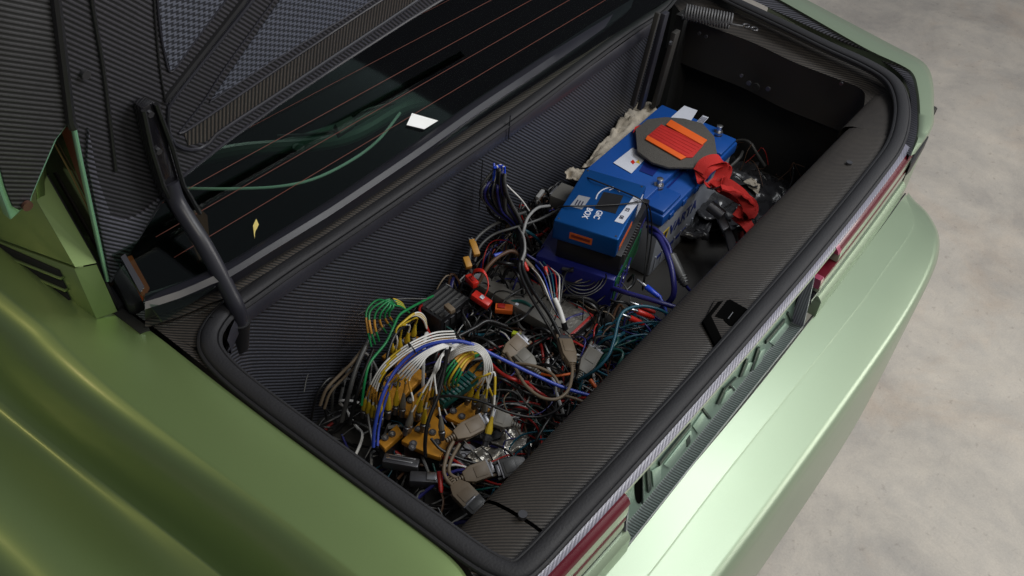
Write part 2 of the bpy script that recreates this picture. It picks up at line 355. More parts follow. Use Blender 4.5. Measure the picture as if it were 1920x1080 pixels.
# rear lip strip (pale carbon) and green edge line
XS = [-.80, -.6, -.53] + [-.5+.05*i for i in range(0, 24)] + [.68, .70]
def rrow(y, z, x1=.70): return [V((min(x, x1), y-(.012 if abs(x) < 9 else 0)+.013*((x-.1)/.6)**2, z)) for x in XS]
MB().loft([rrow(.018, .888), rrow(.012, .893), rrow(.005, .893), rrow(-.002, .8915), rrow(-.0075, .8895), rrow(-.0095, .887), rrow(-.009, .881)]).build('rear_lip', 'strip', car, True)
MB().tube([p+V((0, -.002, -.007)) for p in rrow(-.0065, .890)], .0022, 6).build('lip_edge', 'louvre', car, True)
# near gutter between wing and seal
g_out = row([(232, 574), (300, 622), (400, 700), (500, 776), (600, 850), (700, 922), (800, 996), (860, 1043), (890, 1085), (905, 1130)], .893)
g_mid = row([(330, 590), (350, 640), (415, 703), (515, 780), (613, 852), (712, 925), (812, 998), (870, 1043), (905, 1082), (925, 1125)], .890)
g_m2 = row([(340, 590), (358, 637), (418, 698), (521, 775), (620, 848), (719, 921), (818, 993), (880, 1040), (920, 1082), (945, 1120)], .880)
g_in = row([(404, 600), (386, 640), (428, 690), (530, 772), (629, 845), (728, 918), (826, 990), (890, 1037), (935, 1072), (980, 1110)], .882)
g_low = [p+V((.02, 0, -.05)) for p in g_in]
MB().loft([g_out, g_mid]).build('near_gutter', 'gutter', car, True)
MB().loft([g_mid, g_m2, g_in, g_low]).build('gutter_step', carbon('carbon_step', Y, period=.008, hi=(.085, .072, .062), lo=(.006, .006, .007), rough=.4), car, True, auto=60)
a = U(527, 772, z=.897); MB().box((-.006, -.003, -.002), (.006, .003, .003), frame(a, Y, X)).build('gutter_clip', 'steel', car, bevel=.001)
# cowl corner and window base
MB().slab([U(a, b, z=.891) for a, b in [(232, 574), (262, 556), (330, 532), (400, 505), (440, 525), (452, 545), (420, 580), (395, 615), (388, 650), (360, 650)]], V((0, 0, -.012))).build('cowl_corner', 'gutter', car)
x_g = [(272, 552), (340, 530), (397, 505), (427, 494), (500, 449), (580, 400), (640, 362), (780, 267), (900, 182), (1020, 102), (1150, 12), (1240, -60)]
rg = [row([(x, y+d) for x, y in x_g], z, 60) for d, z in ((-2, .952), (3, .957), (14, .957), (28, .950), (36, .938), (44, .925))]
MB().loft(rg).build('window_rail', mat('rail_black', (.012, .012, .018), .33, vary=.1), car, True)
rg2 = [row([(x, y+d) for x, y in x_g], z, 60) for d, z in ((44, .925), (48, .905), (62, .902), (64, .893))]
MB().loft(rg2).build('cowl_strip', 'gutter', car, True)
rg3 = [row([(x, y+d) for x, y in x_g], z, 60) for d, z in ((62, .893), (66, .872), (80, .872))]
MB().loft(rg3).build('drain_channel', 'dark', car, True)
# far side: ledge, carbon band, side panel, dark recess
f_s = row([(1290, -45), (1330, -22), (1390, 5), (1480, 47), (1557, 84), (1627, 116), (1671, 144), (1690, 177), (1693, 219), (1679, 269)], .888)
f_a = row([(1275, -25), (1318, -5), (1378, 22), (1468, 62), (1545, 99), (1612, 129), (1650, 152), (1666, 180), (1668, 219), (1655, 262)], .868)
f_b = row([(1262, 5), (1285, 30), (1332, 50), (1412, 80), (1490, 117), (1568, 147), (1612, 165), (1622, 182), (1611, 222), (1573, 267)], .850)
MB().loft([f_s, f_a]).build('far_lip_lining', 'darkp', car, True)
MB().loft([f_a, f_b]).build('far_shelf', 'gutter', car, True)
f_c = [V((p.x+.002, p.y, .845)) for p in f_b]; f_d = [V((max(p.x, .89)+.01, p.y, .725)) for p in f_b]
MB().loft([f_b, f_c, f_d, [p+V((.03, 0, -.004)) for p in f_d]]).build('far_side_panel', 'darkp', car, True, auto=40)
for (a, b, r) in [(1405, 155, .006), (1418, 162, .009), (1441, 166, .0055), (1391, 141, .004), (1312, 62, .004), (1325, 68, .004), (1578, 156, .004)]:
    p = U(a, b, x=.903)
    MB().tube([p, p+V((-.004, 0, 0))], r, 12).build('panel_hole' if r > .008 else 'panel_bolt', 'dark' if r > .008 else 'dsteel', car, True)
# upright brackets in the far front corner
for (a, b, c, d, w, m) in [(1252, 25, 1205, 205, .010, 'rail'), (1238, 25, 1190, 200, .004, 'darkp'), (1272, 60, 1232, 200, .012, 'darkp')]:
    p, q = U(a, b, y=.585), U(c, d, y=.585)
    MB().slab([p+V((-w, 0, 0)), p+V((w, 0, 0)), q+V((w, 0, 0)), q+V((-w, 0, 0))], V((0, .012, 0))).build('corner_bracket', m, car, bevel=.002)
p = U(1256, 80, y=.580); MB().tube([p, p+V((0, -.005, 0))], .005, 10).build('bracket_bolt', 'steel', car, True)
# torsion spring of the lid
sp0, sp1 = U(1282, 22, z=.885), U(1372, 40, z=.885)
n = 17*12; ax = (sp1-sp0); e1 = ax.normalized().cross(Z).normalized(); e2 = ax.normalized().cross(e1)
hel = [sp0+ax*(i/n)+(e1*math.cos(i/12*2*math.pi)+e2*math.sin(i/12*2*math.pi))*.017 for i in range(n+1)]
hel += cr([hel[-1], U(1366, 44, z=.885), U(1375, 46, z=.888), U(1393, 49, z=.888)], 5)[1:]
MB().tube(hel, .0024, 6).build('lid_spring', 'cgreyd', car, True)
for a, b in [(1399, 48), (1414, 54)]:
    c = U(a, b, z=.888); MB().tube([c+V((math.cos(t)*.0075, math.sin(t)*.0075, 0)) for t in [i*math.pi/8 for i in range(17)]], .0022, 6, False).build('spring_eye', 'dsteel', car, True)

# --- near wing (green)
w0 = row([(231, 578), (300, 628), (400, 706), (500, 782), (600, 856), (700, 928), (800, 1001), (855, 1046), (885, 1090), (895, 1140)], .897, 60)
wz = [p+V((0, 0, -.012)) for p in w0]
w1 = row([(190, 608), (262, 662), (362, 740), (462, 815), (560, 888), (660, 960), (755, 1030), (815, 1075), (850, 1120), (860, 1170)], .902, 60)
w2 = row([(90, 620), (165, 690), (270, 775), (360, 850), (470, 930), (575, 1005), (660, 1070), (720, 1110), (770, 1160), (790, 1200)], .900, 60)
w3 = row([(50, 640), (130, 712), (235, 795), (330, 868), (440, 948), (545, 1020), (630, 1085), (690, 1130), (735, 1180), (750, 1230)], .890, 60)
w4 = row([(0, 655), (90, 733), (195, 818), (285, 892), (390, 970), (490, 1042), (580, 1110), (640, 1160), (680, 1210), (700, 1260)], .852, 60)
w5 = row([(-60, 650), (20, 722), (110, 800), (215, 890), (320, 972), (425, 1056), (510, 1125), (580, 1180), (620, 1230), (640, 1280)], .772, 60)
w6 = row([(-110, 660), (0, 745), (100, 834), (205, 918), (305, 995), (412, 1078), (500, 1145), (570, 1200), (610, 1250), (630, 1300)], .748, 60)
w7 = row([(-150, 690), (-20, 765), (85, 850), (160, 925), (230, 1000), (300, 1070), (360, 1130), (420, 1190), (470, 1250), (490, 1310)], .736, 60)
w8 = row([(-260, 760), (-120, 840), (0, 920), (80, 1000), (150, 1080), (220, 1160), (280, 1230), (330, 1290), (370, 1340), (400, 1400)], .752, 60)
w9 = row([(-420, 850), (-280, 940), (-140, 1020), (-50, 1100), (20, 1180), (90, 1260), (150, 1330), (210, 1400), (260, 1450), (300, 1500)], .742, 60)
w10 = [V((p.x-.03, p.y, .40)) for p in w9]
import numpy as np
def fit(r, deg=4):
    t = np.linspace(0, 1, len(r)); cx = np.polyfit(t, [p.x for p in r], deg); cy = np.polyfit(t, [p.y for p in r], deg)
    return [V((float(np.polyval(cx, a)), float(np.polyval(cy, a)), p.z)) for a, p in zip(t, r)]
w1, w2, w3, w4, w5, w6, w7, w8, w9 = [fit(r, 3) for r in (w1, w2, w3, w4, w5, w6, w7, w8, w9)]
fx = lambda r, d=.4: resample([r[0]+V((.0, d, .0)), r[0]+V((0, d/2, 0))]+r, 72)
w0, wz, w1, w2, w3, w4, w5, w6, w7, w8, w9 = [fx(r) for r in (w0, wz, w1, w2, w3, w4, w5, w6, w7, w8, w9)]
w10 = [V((p.x-.03, p.y, .40)) for p in w9]
mixr = lambda a, b, t: [p.lerp(q, t) for p, q in zip(a, b)]
def tail(r):
    e = r[-1]; return r+[e+V((0, -.004, -.004)), V((e.x, e.y-.007, e.z-.014)), V((e.x, e.y-.010, e.z-.05)), V((e.x, e.y-.012, min(e.z-.08, .45)))]
wz, w0, w1, w2, w3, w4, w5, w6, w7, w8, w9, w10 = [tail(r) for r in (wz, w0, w1, w2, w3, w4, w5, w6, w7, w8, w9, w10)]
wob = MB().loft([wz, w0, w1, mixr(w2, w1, .12), w2, mixr(w2, w3, .15), w3, w4, w5, mixr(w6, w5, .12), w6, mixr(w6, w7, .2), w7, w8, w9, w10]).build('rear_wing', 'paint', car, True, auto=70)
ss = wob.modifiers.new('smooth', 'SUBSURF'); ss.levels = ss.render_levels = 2
# --- far wing
v_i = row([(1420, -22), (1462, 2), (1530, 41), (1620, 92), (1688, 124), (1708, 140), (1716, 165), (1720, 200), (1719, 250), (1705, 292)], .892, 60)
v_j = row([(1422, -22), (1465, 1), (1534, 40), (1626, 92), (1692, 123), (1713, 139), (1721, 165), (1725, 200), (1724, 250), (1708, 292)], .898, 60)
v_k = row([(1440, -28), (1486, -5), (1560, 36), (1650, 84), (1710, 113), (1730, 130), (1741, 160), (1744, 200), (1741, 245), (1712, 290)], .895, 60)
v_l = row([(1452, -30), (1500, -7), (1578, 34), (1665, 80), (1722, 110), (1742, 130), (1750, 160), (1751, 200), (1748, 240), (1716, 288)], .870, 60)
v_m = [V((p.x+.01, p.y, .45)) for p in v_l]
MB().loft([[p+V((0, 0, -.03)) for p in v_i], v_i, v_j, v_k, v_l, v_m]).build('rear_wing', 'edge', car, True, auto=70)
fg = row([(1300, -52), (1345, -30), (1400, -5), (1490, 37), (1568, 74), (1638, 106), (1684, 136), (1705, 172), (1707, 222), (1692, 278)], .884, 60)
MB().loft([v_i, fg]).build('far_gutter', carbon('carbon_far', k_top, period=.007, hi=(.10, .10, .12), lo=(.006, .006, .008), rough=.35), car, True)
MB().slab([U(a, b, z=.87) for a, b in [(1706, 292), (1736, 250), (1742, 256), (1716, 300), (1708, 308)]], V((0, 0, -.03))).build('wing_end_seal', 'black', car, bevel=.002)

# --- rear panel recess, lettering, ledge
P_T, P_B = V((0, .002, .884)), V((0, -.014, .766))
PN = V((0, P_T.z-P_B.z, 0)); PN = V((0, -(P_T.z-P_B.z), (P_T.y-P_B.y))).normalized()
XL, XR = -.352, .222
def pan(x, f, off=0): return V((x, 0, 0))+P_T.lerp(P_B, f)+PN*off
MB().slab([pan(XL, 0), pan(XR, 0), pan(XR, 1.1), pan(XL, 1.1)], -PN*.006).build('rear_panel', 'recess', car)
MB().box((-.55, .002, .55), (.74, .016, .865)).build('rear_panel', 'recess', car)
lr = [[V((x, y, z)) for x in (XL, XR)] for y, z in ((-.0125, .7700), (-.0135, .7675), (-.018, .7665), (-.030, .7685), (-.0345, .7695), (-.0352, .765))]
MB().loft(lr).build('recess_ledge', carbon('carbon_ledge', X, period=.005, hi=(.16, .19, .19), lo=(.02, .028, .026), rough=.3), car, True)
MB().tube([V((XL, -.0345, .7700)), V((XR, -.0345, .7700))], .0012, 6).build('ledge_edge', 'steel', car)
for xx in (XL, XR):
    MB().slab([V((xx, .004, .76)), V((xx, .004, .882)), V((xx, -.022, .878)), V((xx, -.035, .772)), V((xx, -.035, .76))], V((-.004 if xx < 0 else .004, 0, 0))).build('recess_end', 'strip', car)
def lett(pp, depth=None, w=.0035):
    w *= 1.35
    P = [UP(a, b, pan(0, .5, .0035), PN) for a, b in pp]
    q = MB()
    for a, b in zip(P, P[1:]):
        d = (b-a).normalized(); s = d.cross(PN)*w
        q.slab([a-s-d*w*.4, b-s+d*w*.4, b+s+d*w*.4, a+s-d*w*.4], -PN*.003)
    q.build('raised_letter', 'letter_shade', car)  # dark strips paint the shaded sides of the letters
for pp, w in [([(1216, 878), (1219, 920)], .0030), ([(1294, 799), (1239, 869)], .0034), ([(1291, 822), (1292, 833)], .0035), ([(1319, 767), (1333, 785)], .0012),
              ([(1381, 709), (1359, 731)], .0012), ([(1359, 731), (1347, 757)], .0036), ([(1370, 722), (1378, 732)], .0012), ([(1401, 676), (1390, 705)], .0038), ([(1423, 654), (1410, 694)], .0038),
              ([(1471, 602), (1438, 641)], .0030), ([(1479, 587), (1486, 602)], .0015), ([(1206, 892), (1206, 944)], .0010)]: lett(pp, w=w)
# raised pale faces that the dark shaded sides belong to
for pp in ([(1223, 884), (1240, 872), (1240, 896), (1226, 914)], [(1246, 872), (1296, 808), (1300, 818), (1256, 878)], [(1300, 800), (1318, 774), (1330, 790), (1310, 814)], [(1352, 758), (1362, 736), (1376, 724), (1382, 730), (1362, 754)], [(1393, 706), (1404, 680), (1412, 680), (1402, 704)], [(1414, 694), (1427, 658), (1436, 654), (1426, 684)], [(1444, 642), (1474, 606), (1480, 612), (1452, 648)]):
    MB().slab([UP(a, b, pan(0, .5, .0025), PN) for a, b in pp], -PN*.002).build('raised_letter', 'face', car, bevel=.0004)
q = [UP(1198+7*math.cos(t), 925+30*math.sin(t)-10, pan(0, .5, .0012), PN) for t in [k*math.pi/8 for k in range(16)]]
MB().slab(q, -PN*.001).build('panel_opening', 'void', car)

# --- tail lamps: stacked lens bars with pale louvres between
def bar(x0, x1, y, z0, z1, name, m, par, d=.02, taper=.0):
    q = MB(); n = 14
    b = min(.012, (z1-z0)*.6); prof = [(.004, z1), (-b*.4, z1-b*.4), (-b, z0+(z1-z0)*.35), (-b*.9, z0+(z1-z0)*.12), (0, z0), (d, z0), (d, z1)]
    rows = [[V((x0+(x1-x0)*i/n, y+a+.006*(((x0+(x1-x0)*i/n)-.1)/.6)**2, b)) for i in range(n+1)] for a, b in prof]
    q.loft(rows+[rows[0]])
    return q.build(name, m, par, True, auto=40)
def lens(x0, x1, A, B, bul, name, m, par):
    n = 14; rows = []
    for k in range(7):
        t = k/6; y = A[0]+(B[0]-A[0])*t-bul*math.sin(math.pi*t); z = A[1]+(B[1]-A[1])*t+bul*.3*math.sin(math.pi*t)
        rows.append([V((x0+(x1-x0)*i/n, y+.013*(((x0+(x1-x0)*i/n)-.1)/.6)**2-(.0075 if x0 < 0 else .0038), z)) for i in range(n+1)])
    back = [[p+V((0, .018, 0)) for p in r] for r in (rows[-1], rows[0])]
    q = MB(); q.loft(rows+back+[rows[0]])
    for e in (0, n): q.add([r[e] for r in rows+back], [tuple(range(9))])
    return q.build(name, m, par, True, auto=40)
for x0, x1, s1, s2 in ((-.86, -.356, -.86, -.86), (.222, .70, .322, .256)):
    lamp = MB(); lamp.box((x0, -.010, .800), (x1, .002, .872)); lo = lamp.build('tail_lamp', 'blackg', car)
    lens(s1, x1, (-.0170, .8870), (-.0262, .8740), .0014, 'red_lens', 'red', lo); lens(s1, x1-.003, (-.0258, .8730), (-.0262, .8500), .0010, 'lamp_louvre', 'louvre', lo)
    lens(s2, x1-.005, (-.0266, .8490), (-.0270, .8400), .0010, 'red_lens', 'red', lo); lens(s2, x1-.006, (-.0268, .8390), (-.0275, .8240), .0008, 'lamp_louvre', 'louvre', lo)
    lens(x0+.01, x1-.006, (-.0265, .8230), (-.0278, .8130), .0004, 'lamp_base', 'blackg', lo)
    xs_ = x0 if x0 < 0 else .262
    lens(xs_, x1+.004, (-.0300, .8120), (-.0375, .8030), .0003, 'lamp_sill', 'edge', car)
    lens(xs_, x1+.004, (-.0375, .8025), (-.0375, .768), .0002, 'lamp_sill', 'edge', car)
for x0, A, B in ((.322, (-.0168, .8875), (-.0268, .8735)), (.256, (-.0272, .8600), (-.0280, .8400))):
    lens(x0-.012, x0+.001, A, B, .0012, 'lens_end', 'pink', lo)
    lens(x0-.003, x0+.004, (A[0]-.001, A[1]+.001), (A[0]-.003, A[1]-.003), .0008, 'lens_glint', 'label', lo) if False else None
# --- bumper
row_ = row
b0 = row_([(1000, 1215), (1090, 1115), (1180, 1010), (1300, 872), (1420, 728), (1515, 607), (1560, 549), (1620, 470), (1665, 410), (1688, 378), (1696, 368), (1699, 364)], .766, 80)
b1 = row_([(1100, 1210), (1215, 1077), (1350, 900), (1500, 712), (1567, 628), (1622, 557), (1667, 492), (1700, 446), (1713, 418), (1710, 396), (1703, 380), (1699, 367)], .757, 80)
b1b = row_([(1104, 1212), (1219, 1079), (1354, 902), (1504, 714), (1571, 630), (1626, 559), (1671, 494), (1704, 448), (1717, 418), (1714, 394), (1706, 378), (1700, 366)], .7552, 80)
b2 = row_([(1225, 1220), (1345, 1060), (1440, 934), (1550, 786), (1640, 664), (1692, 588), (1728, 524), (1746, 478), (1748, 440), (1730, 404), (1712, 382), (1702, 364)], .751, 80)
b3 = row_([(1245, 1228), (1362, 1068), (1455, 942), (1562, 794), (1650, 670), (1700, 594), (1737, 526), (1755, 478), (1756, 438), (1736, 400), (1715, 379), (1703, 362)], .744, 80)
b4 = row_([(1258, 1238), (1372, 1080), (1464, 952), (1570, 802), (1656, 676), (1705, 598), (1742, 528), (1760, 478), (1759, 436), (1738, 398), (1716, 377), (1703, 361)], .722, 80)
b5 = [p+V((0, 0, -.3)) for p in b4]; bz = [p+V((0, .004, -.02)) for p in b0]
MB().loft([bz, b0, b1]).build('bumper_top', 'edge', car, True, auto=60)
MB().loft([b1, b1b, b2, b3, b4, b5]).build('bumper', 'edge', car, True, auto=60)
bm_in = [V((p.x, .03, .5)) for p in b0]
MB().tube([p+V((0, .002, .0005)) for p in b0], .0016, 6).build('bumper_gap', 'black', car, True)

# --- open lid
lid_out = [(40, -220), (95, 0), (155, 300), (205, 527), (230, 488), (262, 438), (300, 378), (332, 338), (420, 268), (520, 196), (640, 117), (760, 40), (835, -6), (1000, -115), (1050, -220)]
MB().slab([Ld(a, b, -.004) for a, b in [(x-3 if i < 4 else x, y+(2 if i in (3,) else 0)) for i, (x, y) in enumerate(lid_out)]], LN*-.007).build('lid_skin', 'trimgreen', car, bevel=.002)
MB().slab([Ld(a, b) for a, b in lid_out], LN*-.0035).build('lid_inner', 'lid', car)
MB().tube([Ld(a, b, .001) for a, b in lid_out[3:14]], .0028, 8).build('lid_hem', 'rail', car, True)
MB().tube([Ld(a-3, b, -.001) for a, b in lid_out[:4]], .0028, 8).build('lid_green_edge', 'trimgreen', car, True)
low = [(163, 238), (180, 330), (206, 404), (232, 412), (262, 400), (300, 368), (262, 438), (205, 522), (160, 300)]
MB().slab([Ld(a, b, .004) for a, b in low], LN*-.006).build('lid_corner', 'lidb', car, bevel=.001)
for pp, r, m in [([(168, -60), (171, 0), (192, 125), (204, 220), (216, 320)], .003, 'black'), ([(287, -60), (289, 20), (298, 120), (309, 190)], .0015, 'black'),
                 ([(520, -90), (455, 2), (326, 166), (311, 188)], .0055, 'black'), ([(530, -80), (470, 2), (330, 177), (316, 202), (315, 238), (322, 264), (340, 277), (368, 280), (392, 268), (410, 248), (520, 175), (640, 95), (720, 42), (800, -12), (900, -80)], .0030, 'rail'),
                 ([(500, -110), (422, 0), (372, 66), (328, 127), (318, 134), (312, 120), (300, 60), (294, 0), (290, -60)], 0.0016, 'rail'),
                 ([(334, 249), (345, 246), (400, 210), (520, 128), (640, 48), (720, -4), (800, -56)], 0.0021, 'rail'),
                 ([(334, 249), (380, 190), (420, 128), (512, 0), (560, -66)], 0.0012, 'rail'),
                 ([(395, 186), (402, 184), (520, 108), (640, 36), (700, -2)], 0.0014, 'rail')]:
    q = resample(cr([Ld(a, b, .001) for a, b in pp], 8), 60)
    MB().tube(q, r, 8).build('lid_rib', m, car, True)
MB().slab([Ld(a, b, .0015) for a, b in [(294, -60), (297, 10), (305, 80), (318, 130), (326, 127), (372, 64), (420, -1), (480, -90)]], LN*-.003).build('lid_pocket', 'weave', car)
MB().slab([Ld(a, b, .0015) for a, b in [(397, 184), (455, 100), (524, 0), (570, -70), (820, -70), (700, -1), (640, 38), (520, 110)]], LN*-.003).build('lid_pocket', 'weave', car)
MB().slab([Ld(a, b, .0010) for a, b in [(345, 250), (400, 214), (520, 132), (640, 52), (718, 0), (800, -50), (870, -62), (800, -15), (720, 38), (640, 91), (520, 171), (408, 244), (388, 264), (352, 272)]], LN*-.002).build('lid_channel', 'gutter', car)
p = Ld(157, 137); MB().tube([p, p+LN*.006], .006, 12).build('lid_bolt', 'dsteel', car, True)
# side end of the lid spoiler, carbon underside with green border
wo = [(-80, -160), (70, -160), (95, 0), (128, 236), (108, 262), (84, 318), (62, 368), (60, 378), (20, 415), (-4, 350), (-60, 180)]
LO2 = V((0, .70, .95))
def Ls(px, py, off=0): return UP(px, py, LO2, LN)+LN*off
MB().slab([Ls(a, b) for a, b in wo], LN*-.016).build('spoiler_end', 'trimgreen', car, bevel=.003)
wi = [(-90, -160), (66, -160), (92, 0), (122, 232), (118, 238), (100, 262), (76, 318), (56, 366), (52, 382), (34, 392), (22, 386), (8, 350), (-8, 290), (-50, 150)]
MB().slab([Ls(a, b, .003) for a, b in wi], LN*-.006).build('spoiler_liner', carbon('carbon_spoiler', stripes(Ls(20, 200), Ls(90, 207), LN), period=.0058, hi=(.07, .07, .075), lo=(.006, .006, .006), rough=.45), car, bevel=.001)
q = [Ls(a, b, .004) for a, b in [(78, -160), (100, 0), (128, 225), (134, 236)]]
MB().tube(q, .006, 8).build('spoiler_seal', 'black', car, True)
p = Ls(45, 381, .004); MB().tube([p, p+LN*.004], .0065, 12).build('spoiler_screw', mat('rusty_screw', (.16, .08, .06), .4, .6), car, True)

# --- hinge arm
xa = U(452, 600, z=.88).x
arm = [U(a, b, x=xa) for a, b in [(318, 340), (330, 375), (352, 412), (378, 452), (405, 500), (428, 545), (445, 580), (450, 612), (443, 650)]]
ho = MB().tube(resample(cr(arm, 8), 40), .0125, 14).build('hinge_arm', 'rail', car, True)
q = MB()
br = [(245, 188), (268, 178), (282, 200), (300, 262), (318, 325), (352, 378), (345, 388), (322, 370), (318, 398), (300, 372), (282, 330), (262, 262)]
q.slab([Ld(a, b, .020) for a, b in br], LN*-.017); q.build('hinge_bracket', 'blackg', ho, bevel=.002)
for pp in ([(246, 190), (262, 262), (284, 330), (318, 398)], [(270, 178), (302, 262), (322, 330), (354, 384)]):
    MB().tube([Ld(a, b, .024) for a, b in pp], .0035, 6).build('bracket_flange', 'black', ho, True)
for a, b in [(260, 198), (276, 268)]:
    p = Ld(a, b, .020); MB().tube([p, p+LN*.005], .005, 6).build('bracket_bolt', 'dsteel', ho, True)
MB().tube([U(449, 600, x=xa), U(447, 648, x=xa)], .016, 14).build('hinge_boot', 'black', ho, True)

# --- rear window
GS = .50
def Gz(y): return .950+(y-.64)*GS
GN = V((0, -GS, 1)).normalized(); GO = V((0, .64, .950))
def Gp(px, py, off=0): return UP(px, py, GO, GN)+GN*off
gl = [V((-.575, .62, Gz(.62))), V((.98, .62, Gz(.62))), V((.96, 1.5, Gz(1.5))), V((-.50, 1.5, Gz(1.5)))]
MB().slab(gl, GN*-.004).build('rear_window', 'glass', car)
for i in range(13):
    y = .682+i*.036
    MB().tube([V((-.50, y, Gz(y)+.0012)), V((.95, y+.004, Gz(y+.004)+.0012))], .0005, 5).build('heating_wire', 'wire', car)
# cabin seen through the window
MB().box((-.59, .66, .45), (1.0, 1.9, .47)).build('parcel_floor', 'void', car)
MB().box((-.59, .66, .47), (-.575, 1.9, .90)).build('cabin_side', 'dark', car)
MB().box((.99, .66, .47), (1.0, 1.9, .84)).build('cabin_side', 'dark', car)
def cage(pp, r, m='cage', name='cage_tube'):
    MB().tube(resample(cr([U(a, b, z=z) for a, b, z in pp], 8), 36), r, 10).build(name, m, car, True)
cage([(360, 300, .80), (460, 280, .82), (640, 262, .84), (760, 200, .85), (860, 175, .86), (920, 90, .9), (1000, 40, .95), (1010, -40, 1.0)], .014)
cage([(400, 300, .78), (540, 268, .80), (700, 215, .80), (860, 140, .84), (1000, 80, .85)], .010)
cage([(335, 353, .90), (430, 354, .90), (520, 350, .90), (590, 335, .90), (660, 300, .90), (710, 262, .90), (750, 212, .90)], .0026, mat('pale_green_reflection', (.75, 1.0, .85), .4), 'window_reflection_line')  # pale green line stands in for a reflection in the glass
cage([(760, 130, .85), (790, 165, .85), (820, 182, .84)], .004, 'black', 'cabin_cable')
cage([(880, 55, .86), (950, 60, .88), (985, 95, .86), (1010, 140, .84)], .004, 'black', 'cabin_cable')
cage([(640, 230, .80), (700, 245, .80), (740, 225, .82), (800, 200, .82)], .006, 'black', 'cabin_cable')
cage([(520, 255, .82), (600, 250, .82), (650, 235, .82), (690, 205, .82), (760, 190, .82)], .003, 'dsteel', 'cabin_cable')
for a, b, r in [(742, 108, .030), (560, 480-200, .012)]:
    p = U(a, b, z=.84); MB().tube([p, p+V((0, 0, .006)), p+V((0, 0, .012))], [r, r*.95, r*.2], 24).build('antenna_puck', mat('puck_green', (.05, .085, .075), .5), car, True)
p = U(765, 120, z=.855); MB().box((-.008, -.004, 0), (.008, .004, .006), frame(p, X, Y)).build('puck_plug', mat('brass', (.6, .45, .18), .3, 1), car, bevel=.001)
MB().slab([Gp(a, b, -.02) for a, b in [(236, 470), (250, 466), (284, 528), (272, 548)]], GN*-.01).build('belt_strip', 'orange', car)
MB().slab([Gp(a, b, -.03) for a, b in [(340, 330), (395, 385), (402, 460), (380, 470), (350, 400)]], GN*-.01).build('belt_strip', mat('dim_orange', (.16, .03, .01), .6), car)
MB().slab([Gp(a, b, -.04) for a, b in [(640, 205), (672, 190), (680, 208), (650, 226)]], GN*-.015).build('cabin_box', mat('cabin_grey', (.09, .10, .10), .5), car, bevel=.002)
# white lamp reflection and small golden reflection, painted on the glass as slabs
MB().slab([Gp(a, b, .0015) for a, b in [(772, 213), (821, 227), (795, 243), (762, 235)]], GN*-.001).build('window_lamp_reflection', mat('white_reflection', (.9, .92, .9), .6), car)
MB().slab([Gp(a, b, .0015) for a, b in [(474, 424), (480, 411), (485, 422), (478, 436), (477, 448)]], GN*-.001).build('window_gold_reflection', mat('gold_reflection', (.85, .68, .22), .3, .7), car)
# window side trims at the near end
MB().slab([U(a, b, z=.925) for a, b in [(200, 500), (226, 485), (268, 562), (250, 572), (238, 570)]], V((0, 0, -.02))).build('window_corner_trim', 'black', car, bevel=.002)
MB().slab([Gp(a, b, .004) for a, b in [(226, 484), (234, 478), (270, 540), (262, 550)]], GN*-.004).build('window_edge', 'rail', car)
# --- C pillar with side vents
XP = U(180, 598, z=.90).x
def Pp(px, py, dx=0): return U(px, py, x=XP+dx)
def side(pp, name, m='paint', dx=0, th=.014, par=None, bev=.0015): return MB().slab([Pp(a, b, dx) for a, b in pp], V((th, 0, 0))).build(name, m, par or car, bevel=bev)
pil = side([(-200, 360), (-200, -80), (20, -80), (60, 250), (68, 376), (140, 500), (0, 449)], 'pillar')
vp = side([(-200, 372), (0, 454), (139, 504), (181, 598), (120, 577), (0, 523), (-200, 430)], 'vent_panel')
F = MB(); F.add([Pp(139, 504), U(181, 496, x=XP+.028), U(220, 584, x=XP+.028), Pp(181, 598)], [(0, 1, 2, 3)])
F.add([Pp(139, 504, 0), Pp(181, 598, 0), V(Pp(181, 598))+V((.028, .04, 0)), V(Pp(139, 504))+V((.028, .04, 0))], [(0, 1, 2, 3)]); F.build('vent_panel_edge', 'paint', car)
F = MB(); F.add([Pp(69, 376, 0), U(88, 330, x=XP+.028), U(181, 493, x=XP+.028), Pp(141, 501)], [(0, 1, 2, 3)])
F.add([Pp(20, -80, 0), U(40, -80, x=XP+.028), U(88, 330, x=XP+.028), Pp(69, 376)], [(0, 1, 2, 3)]); F.build('pillar_edge', 'paint', car)
for pp in ([(0, 461), (108, 508), (114, 521), (0, 476)], [(0, 481), (114, 527), (122, 543), (0, 492)], [(0, 498), (122, 550), (131, 567), (122, 566), (0, 514)]):
    pp = [(a if a > 0 else -150, b if a > 0 else b-66) for a, b in pp]
    side(pp, 'vent_slot', 'dark', -.0035, .004, vp, .001)
side([(0, 477), (114, 522.5), (114, 526), (0, 480)], 'vent_slat', 'paint', -.006, .006, vp, .0008)
side([(0, 493), (122, 545), (122, 548.5), (0, 496.5)], 'vent_slat', 'paint', -.006, .006, vp, .0008)
MB().slab([U(a, b, x=XP+.040) for a, b in [(60, 200), (118, 190), (190, 490), (203, 540), (180, 492), (90, 330)]], V((.01, 0, 0))).build('quarter_window', mat('dark_brown_glass', (.022, .015, .010), .15, coat=.6), car)
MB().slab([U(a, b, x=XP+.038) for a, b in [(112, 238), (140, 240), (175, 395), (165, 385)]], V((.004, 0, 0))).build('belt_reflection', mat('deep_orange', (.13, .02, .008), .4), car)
MB().tube([U(a, b, x=XP+.038) for a, b in [(98, 262), (130, 320), (170, 400), (185, 435)]], .0012, 6).build('quarter_window_bead', mat('ochre_bead', (.25, .17, .05), .4), car)
MB().tube([U(a, b, x=XP+.034) for a, b in [(88, 330), (181, 492), (222, 582)]], .003, 6).build('pillar_seal', 'black', car, True)
